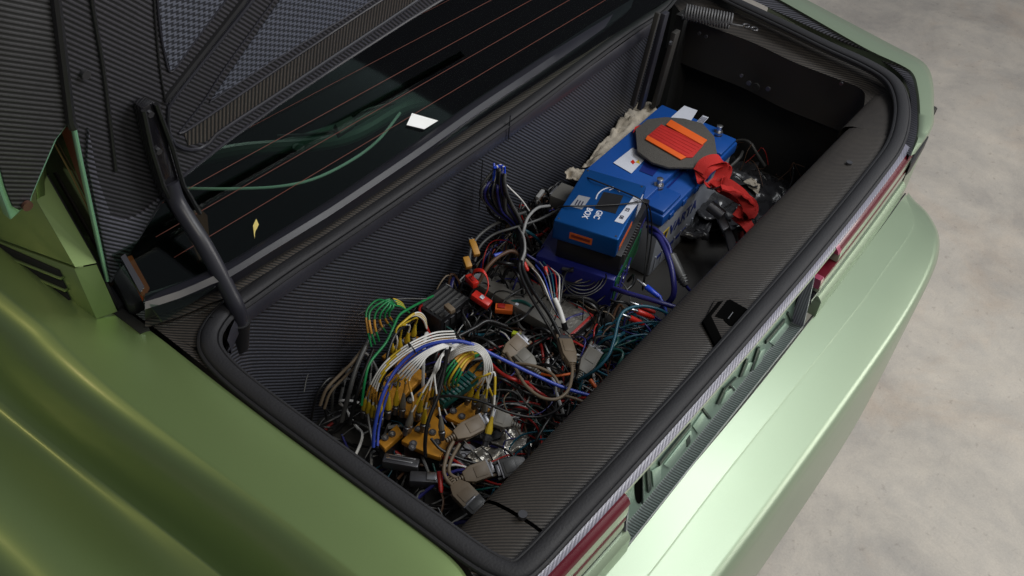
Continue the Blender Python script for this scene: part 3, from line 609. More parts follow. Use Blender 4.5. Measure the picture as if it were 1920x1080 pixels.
MB().slab([U(a, b, z=.905) for a, b in [(181, 495), (205, 530), (231, 570), (221, 579)]], V((0, 0, -.02))).build('pillar_gap_trim', 'black', car)
#JUNK
# ================================================================== THINGS IN THE TRUNK
rnd0 = random.Random(3)
for n_, c_, r_x in [('white', (.70, .69, .67), .45), ('cgreen', (.012, .20, .06), .4), ('yellow', (.55, .38, .02), .45), ('amberw', (.45, .22, .03), .5), ('cblue', (.035, .07, .42), .38), ('navy', (.022, .022, .15), .35),
                    ('teal', (.010, .085, .13), .42), ('cblack', (.010, .010, .011), .38), ('cgrey', (.07, .07, .07), .42), ('lgrey', (.28, .28, .28), .42), ('beige', (.165, .125, .085), .5), ('cred', (.33, .015, .012), .4), ('brown', (.09, .045, .025), .5),
                    ('dteal', (.006, .07, .06), .4), ('brightblue', (.012, .06, .60), .3), ('brightred', (.60, .025, .015), .35), ('lime', (.35, .42, .02), .5), ('orangep', (.60, .11, .015), .5)]:
    M[n_] = mat(n_, c_, r_x, vary=.22, scale=40)
M['amber'] = mat('amber_anodised_metal', (.56, .25, .025), .34, .3, vary=.3, scale=60)
M['greyplug'] = mat('grey_boot', (.16, .15, .13), .5)
M['bat'] = mat('battery_blue', (.010, .078, .34), .36, vary=.12, bump=.05)
M['batd'] = mat('battery_band_blue', (.010, .022, .16), .35)
M['batcase'] = mat('battery_case_grey', (.33, .35, .40), .38, .25)
M['label'] = mat('label_white', (.62, .64, .72), .45)
M['ink'] = mat('ink_dark', (.02, .02, .05), .5)
M['boxblue'] = mat('anodised_blue', (.004, .085, .32), .36, .55, vary=.08)
M['navybox'] = mat('navy_enclosure', (.012, .016, .15), .32)
M['silverlab'] = mat('silver_label', (.36, .37, .40), .35, .3)
M['pad'] = mat('grey_rubber_pad', (.085, .078, .070), .8, bump=.9, bscale=520, vary=.3, scale=300)
M['web'] = mat('red_webbing', (.55, .018, .014), .7, bump=.8, bscale=600)
M['weborange'] = mat('orange_webbing', (.80, .12, .01), .6)
M['cloth'] = mat('soiled_cloth', (.44, .39, .32), .9, vary=.45, scale=34, bump=.5, bscale=300)
M['plastic'] = mat('crumpled_black_plastic', (.030, .030, .033), .25, bump=.3, bscale=120)
M['foil'] = mat('silver_foil', (.42, .40, .36), .32, .7, vary=.4, scale=90, bump=.8, bscale=160)
M['devgrey'] = mat('device_grey', (.12, .115, .105), .55)
M['pcb'] = mat('circuit_board_green', (.01, .10, .035), .4, vary=.4, scale=200)

def path(pp, n=None, k=8):
    P = cr([U(*q[:2], z=q[2]) for q in pp], k)
    return resample(P, n) if n else P
def cable(pp, r, m, name, label, cat='cable', group=None, world=False, n=None, sides=8, sleeves=(), ends=(), jit=0):
    P = cr(pp, 6) if world else path(pp, None, 7)
    P = resample(P, n or max(14, len(P)))
    o = MB().tube(P, r, sides).build(name, m, None, True, auto=60); tag(o, label, cat, group)
    for (a, b, mm, rr) in sleeves:
        i, j = int(a*(len(P)-1)), max(int(a*(len(P)-1))+2, int(b*(len(P)-1))+1)
        seg = P[i:j+1]
        if len(seg) > 1: MB().tube(seg, r*rr, sides).build('sleeve', mm, o, True, auto=60)
    for e in ends:       # (which end, boot material, length)
        which, bmat, Lb = e[:3]
        p, q = (P[0], P[2]) if which == 0 else (P[-1], P[-3])
        d = (p-q).normalized(); d = (d*.55+V((0, 0, -1))*.6).normalized() if len(e) < 4 else d
        MB().tube([p-d*.004, p+d*Lb*.3, p+d*Lb*.75, p+d*Lb], [r*1.3, r*2.3, r*3.5, r*3.2], 10).build('boot', bmat, o, True)
        p2 = p+d*Lb
        MB().tube([p2, p2+d*.004, p2+d*.005, p2+d*.012, p2+d*.013, p2+d*.022], [r*3.0, r*3.0, r*3.8, r*3.8, r*3.0, r*3.0], 10).build('plug', 'dsteel', o, True, auto=30)
    return o
def seglerp(a, b, t): return tuple(a[i]+(b[i]-a[i])*t for i in range(3))

# ---- battery
bz = .70
B0, R0, L0 = U(1248, 392, z=bz), U(1388, 252, z=bz), U(1122, 293, z=bz)
mwb = frame(B0-V((0, 0, .20)), R0-B0, L0-B0); mwi = mwb.inverted()
lx = (R0-B0).length; ly = (mwi @ L0).y
bat = thing('car_battery', 'large blue topped grey battery with two steel bolts, under the octagonal pad', 'battery', mw=mwb)
cs = MB().box((.006, .006, 0), (lx-.006, ly-.006, .150)).build('case', 'batcase', bat, bevel=.004)
for i in range(12):
    x = .02+i*(lx-.04)/11
    MB().box((x, .0035, .012), (x+.004, .0065, .05)).build('case_rib', 'batcase', cs)
MB().box((0, 0, .150), (lx, ly, .178)).build('cover', 'bat', bat, bevel=.004)
MB().box((.004, .050, .178), (lx-.004, ly-.002, .196)).build('cover_top', 'bat', bat, bevel=.003)
for i, x in enumerate((.03, .09, .15, .21, .27)):
    MB().box((x, -.003, .152), (x+.02, .006, .168)).build('cover_clip', 'bat', bat, bevel=.002)
MB().box((.004, .004, .178), (.085, .052, .188)).build('cover_step', 'bat', bat, bevel=.003)
MB().box((lx-.085, .004, .178), (lx-.004, .052, .188)).build('cover_step', 'bat', bat, bevel=.003)
MB().tube([V((.09, .042, .181)), V((lx-.09, .042, .181))], .0022, 6).build('cover_groove', 'batd', bat)
for (a, b) in ((1238, 335), (1350, 236)):
    q = mwi @ U(a, b, z=.712)
    t = MB().tube([V((q.x, q.y, .178)), V((q.x, q.y, .192))], [.0125, .0105], 16).build('terminal_post', 'dsteel', bat, True, auto=40)
    MB().tube([V((q.x, q.y, .192)), V((q.x, q.y, .197))], .0115, 6).build('terminal_nut', 'steel', t)
    MB().tube([V((q.x, q.y, .197)), V((q.x, q.y, .209)), V((q.x, q.y, .212)), V((q.x, q.y, .213))], [.0062, .0062, .0075, .005], 14).build('terminal_bolt', 'steel', t, True, auto=40)
def decal(par, inv, pp, z, name, m, lift=.0006):
    q = [inv @ U(a, b, z=z) for a, b in pp]
    return MB().slab([V((v.x, v.y, q[0].z)) for v in q], V((0, 0, -lift))).build(name, m, par)
decal(bat, mwi, [(1189, 278), (1216, 291), (1199, 320), (1224, 330), (1248, 300), (1200, 270)], .6975, 'dark_band', 'batd')
decal(bat, mwi, [(1150, 305), (1186, 277), (1216, 291), (1184, 325)], .6980, 'white_label', 'label')
decal(bat, mwi, [(1258, 220), (1283, 198), (1308, 207), (1292, 232)], .6980, 'white_label', 'label')
decal(bat, mwi, [(1303, 232), (1318, 216), (1329, 220), (1314, 236)], .6985, 'barcode_label', 'label')
for i in range(5):
    t = i/5+.08
    decal(bat, mwi, [(1304.5+10.5*t, 230.5+3.2*t), (1316+10.5*t, 218+3.2*t), (1317+10.5*t, 218.5+3.2*t), (1305.6+10.5*t, 231+3.2*t)], .6989, 'barcode_bar', 'ink')
decal(bat, mwi, [(1182, 303), (1187, 299), (1191, 304), (1187, 308)], .6986, 'warning_mark', 'brightred')
decal(bat, mwi, [(1191, 304), (1198, 299), (1200, 307)], .6986, 'warning_mark', 'yellow')
fx_ = Matrix.Rotation(math.pi/2, 4, 'X')
text('VARTA', 'batd', .042, V((.135, .0050, .092)), bat, fx_, bold=.0006)
MB().slab([V((.035, .0052, .110)), V((.062, .0052, .110)), V((.060, .0052, .082)), V((.048, .0052, .072)), V((.037, .0052, .082))], V((0, .001, 0))).build('shield_mark', 'yellow', bat)
MB().slab([V((.041, .0046, .106)), V((.057, .0046, .106)), V((.049, .0046, .080))], V((0, .0004, 0))).build('shield_inner', 'ink', bat)
MB().slab([V((.03, .0050, .044)), V((.17, .0050, .044)), V((.17, .0050, .036)), V((.03, .0050, .036))], V((0, .001, 0))).build('side_strip', 'batd', bat)
MB().slab([V((lx*.40, .0046, .03)), V((lx*.62, .0046, .03)), V((lx*.62, .0046, .014)), V((lx*.40, .0046, .014))], V((0, .001, 0))).build('side_strip', 'silverlab', bat)

# ---- octagonal pad with red and orange webbing
mwp = frame(U(1268, 262, z=.702), R0-B0, L0-B0); mwp = Matrix.Translation((0, 0, .006)) @ mwp
ip = mwp.inverted()
def lp_(pp, z): return [V(((ip @ U(1080+a/2.7, 160+b/2.7, z=.712)).x, (ip @ U(1080+a/2.7, 160+b/2.7, z=.712)).y, z)) for a, b in pp]
pad = thing('strap_pad', 'grey rubber octagonal pad with red webbing lying across the blue battery', 'pad', mw=mwp)
MB().slab(lp_([(300, 225), (360, 175), (450, 163), (545, 170), (640, 195), (700, 262), (714, 350), (690, 385), (600, 418), (470, 418), (385, 392), (310, 335)], .006), V((0, 0, -.006))).build('pad', 'pad', pad, bevel=.0012)
w_ = MB().slab(lp_([(430, 205), (645, 308), (588, 372), (548, 372), (362, 262)], .0085), V((0, 0, -.0025))).build('red_webbing', 'web', pad, bevel=.0008)
for i in range(6):
    t = (i+.5)/6
    a, b = (430-68*t, 205+57*t), (645-97*t, 308+64*t)
    q = lp_([a, b], .0088); MB().tube(q, .0005, 4).build('webbing_rib', mat('rib_red', (.25, .006, .006), .7) if i == 0 else 'rib_red_', w_) if False else MB().tube(q, .0006, 4).build('webbing_rib', 'web', w_)
for pp in ([(478, 184), (662, 288), (636, 312), (453, 210)], [(360, 264), (556, 374), (528, 386), (349, 283)]):
    MB().slab(lp_(pp, .0105), V((0, 0, -.003))).build('orange_strip', 'weborange', pad, bevel=.0008)
q = lp_([(290, 232), (302, 225), (360, 182), (300, 205)], .001); MB().slab(q, V((0, 0, -.002))).build('red_webbing', 'web', pad)

# ---- folded red strap
def ribbon(pp, w, th, side, m, name, par, wob=0.0):
    P = resample(cr(pp, 8), 36); rows = [[], [], [], []]
    for i, p in enumerate(P):
        t = (P[min(i+1, 35)]-P[max(i-1, 0)]).normalized(); s = V(side); s = (s-t*s.dot(t)).normalized(); nn = t.cross(s)
        k = wob*math.sin(i*.9)+wob*.6*noise.noise(p*60)
        for j, (a, b) in enumerate(((-1, -1), (1, -1), (1, 1), (-1, 1))): rows[j].append(p+s*(w/2*a)+nn*(th/2*b+k))
    q = MB(); q.loft([rows[0], rows[1], rows[2], rows[3], rows[0]])
    return q.build(name, m, par, True, auto=40)
strap = thing('ratchet_strap', 'red webbing strap folded in a tied bundle beside the battery end', 'strap', mw=Matrix())
ribs = [[(1310, 322, .712), (1322, 305, .728), (1345, 298, .735), (1356, 308, .725), (1348, 335, .700), (1335, 350, .690)],
        [(1316, 330, .705), (1330, 314, .722), (1352, 305, .724), (1362, 318, .712), (1350, 345, .690), (1340, 354, .685)],
        [(1312, 318, .705), (1318, 338, .698), (1332, 352, .688)]]
SX = R0-B0; SY = L0-B0
for pp in ribs: ribbon([U(a, b, z=c) for a, b, c in pp], .026, .0022, SY+V((0, 0, .05)), 'web', 'strap_fold', strap)
for k in range(5):
    ribbon([U(a, b, z=c+.006*k-.01) for a, b, c in [(1338, 348, .685), (1352+k, 350-2*k, .690), (1385+k, 368-k, .675), (1408-k, 385+k, .655), (1404-2*k, 402, .640), (1380, 398-k, .64)]], .030-.001*k, .0028, SY*.5-V((.2, -.1, .1)), 'web', 'strap_fold', strap)
ribbon([U(a, b, z=c) for a, b, c in [(1352, 352, .712), (1380, 358, .706), (1406, 378, .68), (1410, 392, .66)]], .020, .004, SY, 'web', 'strap_fold', strap, .001)
ribbon([U(a, b, z=c) for a, b, c in [(1385, 405, .62), (1398, 418, .625), (1412, 438, .61), (1418, 455, .585), (1400, 470, .55)]], .036, .0022, SX, 'web', 'strap_fold', strap)
ribbon([U(a, b, z=c) for a, b, c in [(1388, 435, .59), (1392, 455, .57), (1396, 480, .55)]], .022, .0022, SX, mat('dark_red_webbing', (.11, .004, .004), .7), 'strap_fold', strap)
tag(MB().tube([U(1326, 352, z=.702), U(1336, 355, z=.707), U(1350, 350, z=.706), U(1362, 343, z=.69)], .0016, 6).build('cable_tie', 'cblack', None, True), 'black cable tie cinching the red strap bundle by the battery', 'cable tie')
# ratchet under the strap
rt = thing('ratchet_buckle', 'dark steel ratchet buckle hanging below the red strap', 'buckle', mw=Matrix())
MB().tube([U(1330, 385, z=.64), U(1355, 405, z=.63)], .013, 14).build('spool', 'dsteel', rt, True)
MB().slab([U(a, b, z=.61) for a, b in [(1342, 400), (1356, 392), (1380, 450), (1384, 480), (1372, 490), (1360, 440)]], V((0, 0, -.01))).build('lever', 'black', rt, bevel=.002)
MB().slab([U(a, b, z=.625) for a, b in [(1330, 380), (1345, 372), (1368, 425), (1356, 432)]], V((0, 0, -.006))).build('frame', 'dsteel', rt, bevel=.002)

# ---- rag
def sheet(corners, nx, ny, amp, sc, name, m, label, cat, th=.002, seed=0):
    a, b, c, d = corners; rows = []
    for j in range(ny+1):
        r = []
        for i in range(nx+1):
            s, t = i/nx, j/ny; p = a.lerp(b, s).lerp(d.lerp(c, s), t)
            n1 = noise.noise(p*sc+V((seed, 0, 0))); n2 = noise.noise(p*sc*2.7+V((0, seed, 3))); n3 = noise.noise(p*sc*.6+V((7, 1, seed)))
            r.append(p+V((.006*n2+.01*n3, .006*n1, amp*(1-abs(n1)*2.2)+amp*.7*(1-abs(n2)*2)+amp*n3)))
        rows.append(r)
    o = MB().loft(rows).build(name, m, None, True, auto=180); md = o.modifiers.new('thick', 'SOLIDIFY'); md.thickness = th
    if label: tag(o, label, cat)
    return o
sheet([U(1088, 322, z=.63), U(1196, 190, z=.66), U(1236, 214, z=.66), U(1128, 330, z=.64)], 46, 14, .010, 42, 'rag', 'cloth', 'crumpled off-white rag with brown stains along the battery side', 'rag', seed=2)
sheet([U(1056, 330, z=.66), U(1078, 312, z=.67), U(1104, 328, z=.67), U(1078, 344, z=.66)], 14, 10, .006, 60, 'tissue', 'cloth', 'small pale crumpled tissue beside the corner of the blue box', 'tissue', seed=5)

# ---- blue box and the two units stacked under it
def box_things():
    zt = .762
    a, b, c = U(1038, 412, z=zt), U(1160, 450, z=zt), U(1110, 318, z=zt)
    mw = frame(a-V((0, 0, .046)), b-a, c-a); iv = mw.inverted(); w = (b-a).length; h = (iv @ c).y
    t = thing('control_box', 'bright blue metal box tied with black cord on top of the stack', 'box', mw=mw)
    MB().box((0, 0, 0), (w, h, .046)).build('enclosure', 'boxblue', t, bevel=.0035, seg=3)
    def dl(pp, name, m, z=.0466): 
        q = [iv @ U(x, y, z=zt) for x, y in pp]; return MB().slab([V((v.x, v.y, z)) for v in q], V((0, 0, -.0005))).build(name, m, t)
    dl([(1152, 415), (1168, 420), (1202, 374), (1188, 369)], 'white_label', 'label'); dl([(1085, 366), (1107, 371), (1091, 393), (1068, 387)], 'silver_label', 'silverlab')
    dl([(1132, 360), (1169, 367), (1154, 401), (1115, 391)], 'tape', 'cblack')
    for p_ in ([(1117, 374), (1121, 364), (1130, 356), (1142, 352), (1150, 351)],):
        q = [iv @ U(x, y, z=zt) for x, y in p_]; MB().tube([V((v.x, v.y, .0464)) for v in cr(q, 5)], .0012, 5).build('white_arc', 'label', t)
    q = [iv @ U(x, y, z=zt) for x, y in [(1142, 357), (1152, 354), (1162, 360)]]; MB().tube([V((v.x, v.y, .0466)) for v in cr(q, 5)], .0008, 5).build('white_arc', 'label', t)
    rr = -math.pi/2
    for s_, px, py, sz in (('GIC', 1121, 403, .0165), ('BOX', 1101, 400, .0165)):
        v = iv @ U(px, py, z=zt); text(s_, 'label', sz, V((v.x, v.y, .0466)), t, rr, bold=.0004)
    for s_, px, py, sz in (('08', 1165, 408, .0115), ('02', 1176, 394, .0115), ('Y', 1191, 378, .011)):
        v = iv @ U(px, py, z=zt); text(s_, 'ink', sz, V((v.x, v.y, .0472)), t, rr)
    for k in range(3):
        v = iv @ U(1081+k*5, 380-k*0+k*1.5, z=zt); MB().box((v.x-.0012, v.y-.009, .0466), (v.x+.0012, v.y+.009, .0470)).build('label_print', 'ink', t)
    MB().box((w*.27, -.0008, .014), (w*.62, .0, .029)).build('orange_sticker', 'orangep', t); MB().box((w*.30, -.0013, .019), (w*.59, -.0008, .025)).build('sticker_print', mat('dark_red_ink', (.18, .02, .01), .5), t)
    MB().box((w, h*.10, .004), (w+.0008, h*.55, .015)).build('orange_sticker', 'orangep', t)
    MB().box((w, h*.70, .006), (w+.0008, h*.88, .040)).build('white_label', 'label', t)
    for x, y in ((.008, .008), (w-.008, .008), (.008, h-.008), (w-.008, h-.008)):
        MB().tube([V((x, y, .0455)), V((x, y, .0468))], .0022, 8).build('screw', 'dsteel', t)
    # black finned unit
    mw2 = mw @ Matrix.Translation((.010, .010, -.050)); 
    t2 = thing('amplifier', 'black finned unit sandwiched directly under the bright blue box', 'amplifier', mw=mw2)
    MB().box((0, 0, 0), (w, h+.01, .050)).build('housing', 'black', t2, bevel=.002)
    for k in range(13): MB().box((w-.002, .010+k*.0088, .022), (w+.005, .013+k*.0088, .048)).build('fin', 'cgrey', t2)
    MB().box((w, .01, .004), (w+.001, h, .010)).build('side_strip', 'navy', t2)
    mw3 = mw @ Matrix.Translation((-.026, -.004, -.128))
    t3 = thing('enclosure', 'dark navy enclosure with open green circuit board end, lowest of the stack', 'enclosure', mw=mw3)
    MB().box((0, 0, 0), (w+.034, h+.02, .076)).build('housing', 'navybox', t3, bevel=.003)
    MB().box((w+.034, .008, .008), (w+.036, h, .068)).build('circuit_board', 'pcb', t3)
    for (y0, y1) in ((.008, .05), (.056, .10)):
        for zz in (.014, .060): MB().tube([V((w+.040, y0, zz)), V((w+.040, y1, 0.074-zz))], .0022, 6).build('blue_brace', 'navy', t3)
    for k in range(3): MB().box((w+.036, .02+k*.035, .03), (w+.042, .03+k*.035, .04)).build('jack', 'steel', t3, bevel=.001)
    MB().tube([V((w*.45, -.002, .066)), V((w*.62, -.002, .070))], .004, 8).build('latch', 'dsteel', t3)
    return mw
box_things()
zb = .765
cable([(1098, 330, .72), (1104, 334, zb), (1150, 352, zb+.001), (1204, 376, zb), (1214, 400, .73), (1214, 450, .68), (1208, 520, .62), (1204, 542, .58)], .0016, 'cblack', 'tie_cord', 'black cord running along the far edge over the blue box', 'cord')
cable([(1045, 390, .72), (1056, 387, zb), (1110, 386, zb+.001), (1165, 383, zb+.001), (1207, 379, zb), (1219, 395, .74), (1221, 450, .67), (1205, 545, .58)], .0016, 'cblack', 'tie_cord', 'black cord crossing the middle of the blue box', 'cord')
gb = frame(U(1031, 366, z=.70), U(1080, 385, z=.70)-U(1031, 366, z=.70), U(1050, 327, z=.70)-U(1031, 366, z=.70))
t = thing('relay_box', 'flat grey metal box tucked behind the bright blue box', 'box', mw=gb)
MB().box((0, 0, -.03), (.062, .055, 0)).build('case', 'devgrey', t, bevel=.002); MB().box((-.006, .010, -.02), (0, .045, -.005)).build('flange', 'steel', t, bevel=.001)

# ---- grey modules in the middle
mA = frame(U(1066, 634, z=.60), X, Y)
tA = thing('data_logger', 'black device with red edged grey top in the middle of the wires', 'device', mw=mA)
MB().box((0, 0, -.085), (.085, .235, -.004)).build('housing', 'black', tA, bevel=.002)
MB().box((-.001, -.001, -.004), (.086, .236, 0)).build('red_rim', 'cred', tA, bevel=.001)
MB().box((.004, .004, 0), (.081, .231, .0015)).build('top_plate', 'devgrey', tA)
MB().slab([V((.02, .012, .0022)), V((.078, .010, .0022)), V((.078, .060, .0022)), V((.030, .070, .0022))], V((0, 0, -.0006))).build('foil_label', 'foil', tA)
MB().slab([V((.012, .035, .0026)), V((.032, .030, .0026)), V((.038, .050, .0026)), V((.020, .062, .0026))], V((0, 0, -.0005))).build('red_sticker', 'cred', tA)
for z0 in (-.032, -.062):
    for k in range(3):
        q = MB().box((.006+k*.027, -.006, z0), (.028+k*.027, -.001, z0+.010)).build('port', 'beige' if z0 < -.05 else 'dsteel', tA, bevel=.0015)
MB().tube([V((0, -.002, -.002)), V((.085, -.002, -.002))], .0012, 5).build('bright_edge', 'steel', tA)
mB = frame(U(1046, 622, z=.628), X, Y)
tB = thing('grey_module', 'long matte grey module lying on the red edged device', 'module', mw=mB)
MB().box((0, 0, -.026), (.032, .215, 0)).build('housing', 'devgrey', tB, bevel=.003)
MB().tube([V((.016, .208, 0)), V((.016, .208, .003))], .008, 14).build('cap', 'silverlab', tB, True)
MB().box((.004, .10, .0), (.010, .106, .001)).build('mark', 'label', tB)
tD = thing('junction_box', 'black box wedged under the white boots behind the amber plates', 'box', mw=frame(U(812, 592, z=.63), X, Y))
MB().box((0, -.02, -.05), (.085, .045, 0)).build('housing', 'black', tD, bevel=.003)
for k in range(4): MB().box((.010+k*.018, -.022, -.03), (.020+k*.018, -.019, -.012)).build('slot', 'dsteel', tD)
for k in range(5): MB().box((.006, -.014+k*.011, 0), (.079, -.009+k*.011, .003)).build('fin', 'cgrey', tD)

# ---- labelled unit near the seal
mC = frame(U(880, 889, z=.56), X, Y)
tC = thing('sensor_unit', 'low unit with white lettered red bordered label near the shelf end', 'device', mw=mC)
MB().box((0, 0, -.055), (.165, .100, 0)).build('housing', 'black', tC, bevel=.003)
MB().box((0, .002, 0), (.165, .006, .0012)).build('red_border', 'cred', tC); MB().box((.002, .006, 0), (.006, .098, .0012)).build('red_border', 'cred', tC)
MB().box((.006, .006, 0), (.050, .088, .0008)).build('white_label', 'label', tC); MB().box((.120, .010, 0), (.160, .090, .0008)).build('white_label', 'label', tC)
text('O R S', 'ink', .016, V((.022, .045, .001)), tC, math.pi/2+.1); text('S U M', 'ink', .014, V((.148, .050, .001)), tC, math.pi/2)
MB().slab([V((.122, .02, .0014)), V((.140, .014, .0014)), V((.137, .036, .0014))], V((0, 0, -.0005))).build('red_sticker', 'brightred', tC)
sheet([U(868, 862, z=.570), U(978, 792, z=.575), U(1000, 838, z=.570), U(900, 888, z=.568)], 26, 16, .005, 60, 'foil_bag', 'foil', 'crinkled silver foil bag lying on the lettered unit', 'foil bag', .001, 3)

# ---- amber plates
def plate(pp, z, th, label, holes):
    c = [U(a, b, z=z) for a, b in pp]
    t = thing('breakout_plate', label, 'connector plate', 'amber metal breakout plates', Matrix())
    MB().slab(c, V((0, 0, -th))).build('plate', 'amber', t, bevel=.002)
    mid = sum(c, V())/len(c)
    MB().slab([mid+(p-mid)*.9-V((0, 0, th)) for p in c], V((0, 0, -.03))).build('body', 'cblack', t)
    for a, b in holes:
        p = U(a, b, z=z); j = MB().tube([p, p+V((0, 0, .0035))], .0065, 12).build('socket', 'dsteel', t, True, auto=40)
        MB().tube([p+V((0, 0, .003)), p+V((0, 0, .0045))], .003, 8).build('socket_pin', 'steel', j)
plate([(752, 826), (806, 770), (850, 810), (826, 858), (800, 850)], .600, .012, 'front amber plate with sockets beside the lowest grey boots', [(784, 806), (811, 812), (773, 840), (800, 800), (820, 830), (775, 833)])
plate([(708, 828), (744, 795), (756, 812), (722, 842)], .596, .012, 'small amber plate under the yellow boots by the seal', [(722, 822), (735, 815)])
plate([(834, 780), (882, 744), (920, 766), (870, 798)], .604, .012, 'bright amber plate under the right hand white loop', [(866, 782), (850, 772), (895, 760)])
plate([(742, 770), (800, 718), (840, 752), (800, 792)], .590, .012, 'middle amber plate half hidden behind the white cables', [(770, 752), (790, 742), (800, 765), (815, 755)])
plate([(690, 735), (760, 672), (800, 700), (730, 770)], .585, .012, 'rear amber plate below the arched white bundle', [(712, 728), (730, 712), (748, 698), (765, 700), (745, 722)])
plate([(715, 668), (770, 622), (800, 640), (748, 690)], .590, .012, 'farthest amber plate below the yellow and white boots', [(740, 655), (757, 642), (770, 650)])
plate([(838, 722), (905, 672), (932, 695), (870, 740)], .590, .012, 'amber plate beside the green terminal strip', [(880, 705), (900, 692), (912, 700)])
# terminal strip
mt = frame(U(822, 752, z=.618), U(890, 704, z=.618)-U(822, 752, z=.618), Y)
tt = thing('terminal_strip', 'teal green terminal strip with rows of clamps under the green cables', 'terminal strip', mw=mt)
MB().box((0, -.012, -.014), (.088, .012, 0)).build('base', 'dteal', tt, bevel=.001)
for k in range(10):
    c = MB().box((.002+k*.0087, -.013, 0), (.0085+k*.0087, .013, .005)).build('clamp', 'dteal', tt, bevel=.0008)
    MB().box((.004+k*.0087, -.008, .005), (.0065+k*.0087, -.003, .0056)).build('clamp_screw', 'steel', c)

# ---- white cables with boots
GW = 'white cables with coloured boots on the amber plates'
ORD = ['leftmost', 'second', 'third', 'fourth', 'last']
for i in range(4):
    pts = [(850+2*i, 621+5*i, .70), (815, 624+5.5*i, .722), (776-i, 640+5.5*i, .73), (742, 662+5.5*i, .72), (715+i, 688+5*i, .705), (694+4*i, 724+4*i, .675), (685+7*i, 750+6*i, .64)]
    cable(pts, .0016, 'white', 'cable', '%s of the white cables passing behind the blue cable, counted from the wall' % ['first', 'second', 'third', 'fourth'][i], group='rear white cable bundle', sleeves=[(.50+.06*i, .58+.06*i, 'yellow', 1.15), (.84, .93, 'amberw', 1.15)], ends=[(1, 'yellow', .024)])
cable([(852, 636, .69), (815, 637, .71), (776, 650, .715), (745, 672, .71), (720, 700, .69), (702, 735, .66)], .0020, 'amberw', 'cable', 'amber cable lying under the rear white bundle')
fr_ = [(714, 757, 'yellow'), (729, 744, 'yellow'), (744, 735, 'yellow'), (757, 740, 'greyplug'), (771, 772, 'greyplug')]
for i, (a, b, bm_) in enumerate(fr_):
    pts = [(846, 642+i*1.5, .735), (822, 648+i*2.0, .745), (796+1*i, 660+i*2.2, .745), (768+4.5*i, 680+i*2.2, .735), (741+6.5*i, 707+i*1.5, .71), (a+3.5, b-22, .68), (a, b, .655)]
    cable(pts, .0016, 'white', 'cable', 'white cable of the front fan with the %s boot counted from the left' % ORD[i], group='front white cable fan', sleeves=[(.62+.04*(i % 3), .72+.04*(i % 3), 'yellow' if i % 2 else 'amberw', 1.18), (.88, .97, 'amberw' if i > 2 else 'yellow', 1.15)], ends=[(1, bm_, .028)])
mid = [(771, 775, 'greyplug'), (797, 770, 'yellow'), (802, 742, 'yellow'), (826, 782, 'greyplug'), (790, 752, 'yellow'), (812, 730, 'yellow')]
for i, (a, b, bm_) in enumerate(mid):
    pts = [(870, 648, .70), (852, 646+i*1.6, .728), (834-i, 658+2*i, .738), (817+1.2*i, 684+i, .732), (812+.8*i, 700, .718), ((812+a)/2, (700+b)/2, .69), (a, b, .655)]
    cable(pts, .0016, 'white', 'cable', 'white cable of the middle forked bundle, %s boot %s' % ('grey' if bm_ == 'greyplug' else 'yellow', ['left of the hanging black cable', 'in front of that black cable', 'standing farthest back', 'standing farthest right', 'low on the middle plate', 'nearest the green terminal strip'][i]), group='middle white cable bundle', sleeves=[(.80, .90, 'amberw' if i % 2 else 'yellow', 1.2)], ends=[(1, bm_, .026)])
rt_ = [(905, 742), (911, 750), (924, 745), (896, 735), (886, 730)]
for i, (a, b) in enumerate(rt_):
    pts = [(838, 668+i*3.4, .705), (858, 650+i*3.6, .728), (885, 643+i*3.4, .738), (909-i*1.5, 656+i*2.6, .735), (922-i*3.4, 684+i, .715), (920-i*4, 710, .69), (a, b, .655)]
    cable(pts, .0016, 'white', 'cable', 'white cable of the right loop, its plug %s' % ['in the middle of the row', 'nearest the shelf', 'farthest right in the row', 'second from the left', 'nearest the terminal strip'][i], group='right white cable loop', sleeves=[(.9, .98, 'yellow', 1.2)], ends=[(1, 'greyplug' if i < 3 else 'yellow', .022)])
cable([(884, 718, .66), (897, 708, .69), (915, 702, .70), (927, 699, .70), (928, 730, .68), (925, 770, .65), (922, 785, .64)], .0019, 'white', 'cable', 'lone white and yellow cable bent over into an upright yellow boot', sleeves=[(.0, .40, 'yellow', 1.15), (.52, .7, 'yellow', 1.2)], ends=[(1, 'yellow', .026, 1)])
up = [(735, 650, 'yellow'), (750, 642, 'yellow'), (765, 632, 'yellow'), (778, 618, 'yellow'), (742, 662, 'yellow')]
for i, (a, b, bm_) in enumerate(up):
    pts = [(800, 612+i, .67), (796-i, 594+i, .70), (782-2*i, 586+i*1.5, .72), (760-4*i, 600+i*4, .72), (a+3, b-22, .69), (a, b-6, .665)]
    cable(pts, .0016, 'white' if i % 2 == 0 else 'yellow', 'cable', '%s of the short yellow and white cables arching behind the main bundle' % ['leftmost', 'second', 'third', 'rightmost', 'foremost'][i], group='short arched cables behind the white bundle', sleeves=[(.45, .7, 'yellow', 1.15)], ends=[(1, bm_, .022)])
gg = [[(713, 568), (693, 586), (695, 618), (703, 645)], [(719, 571), (704, 588), (703, 612), (711, 640)], [(725, 574), (713, 590), (713, 606), (724, 624)], [(731, 576), (722, 588), (723, 600), (733, 613)], [(738, 575), (730, 585), (731, 595), (738, 604)], [(710, 562), (688, 582), (689, 615), (696, 650)]]
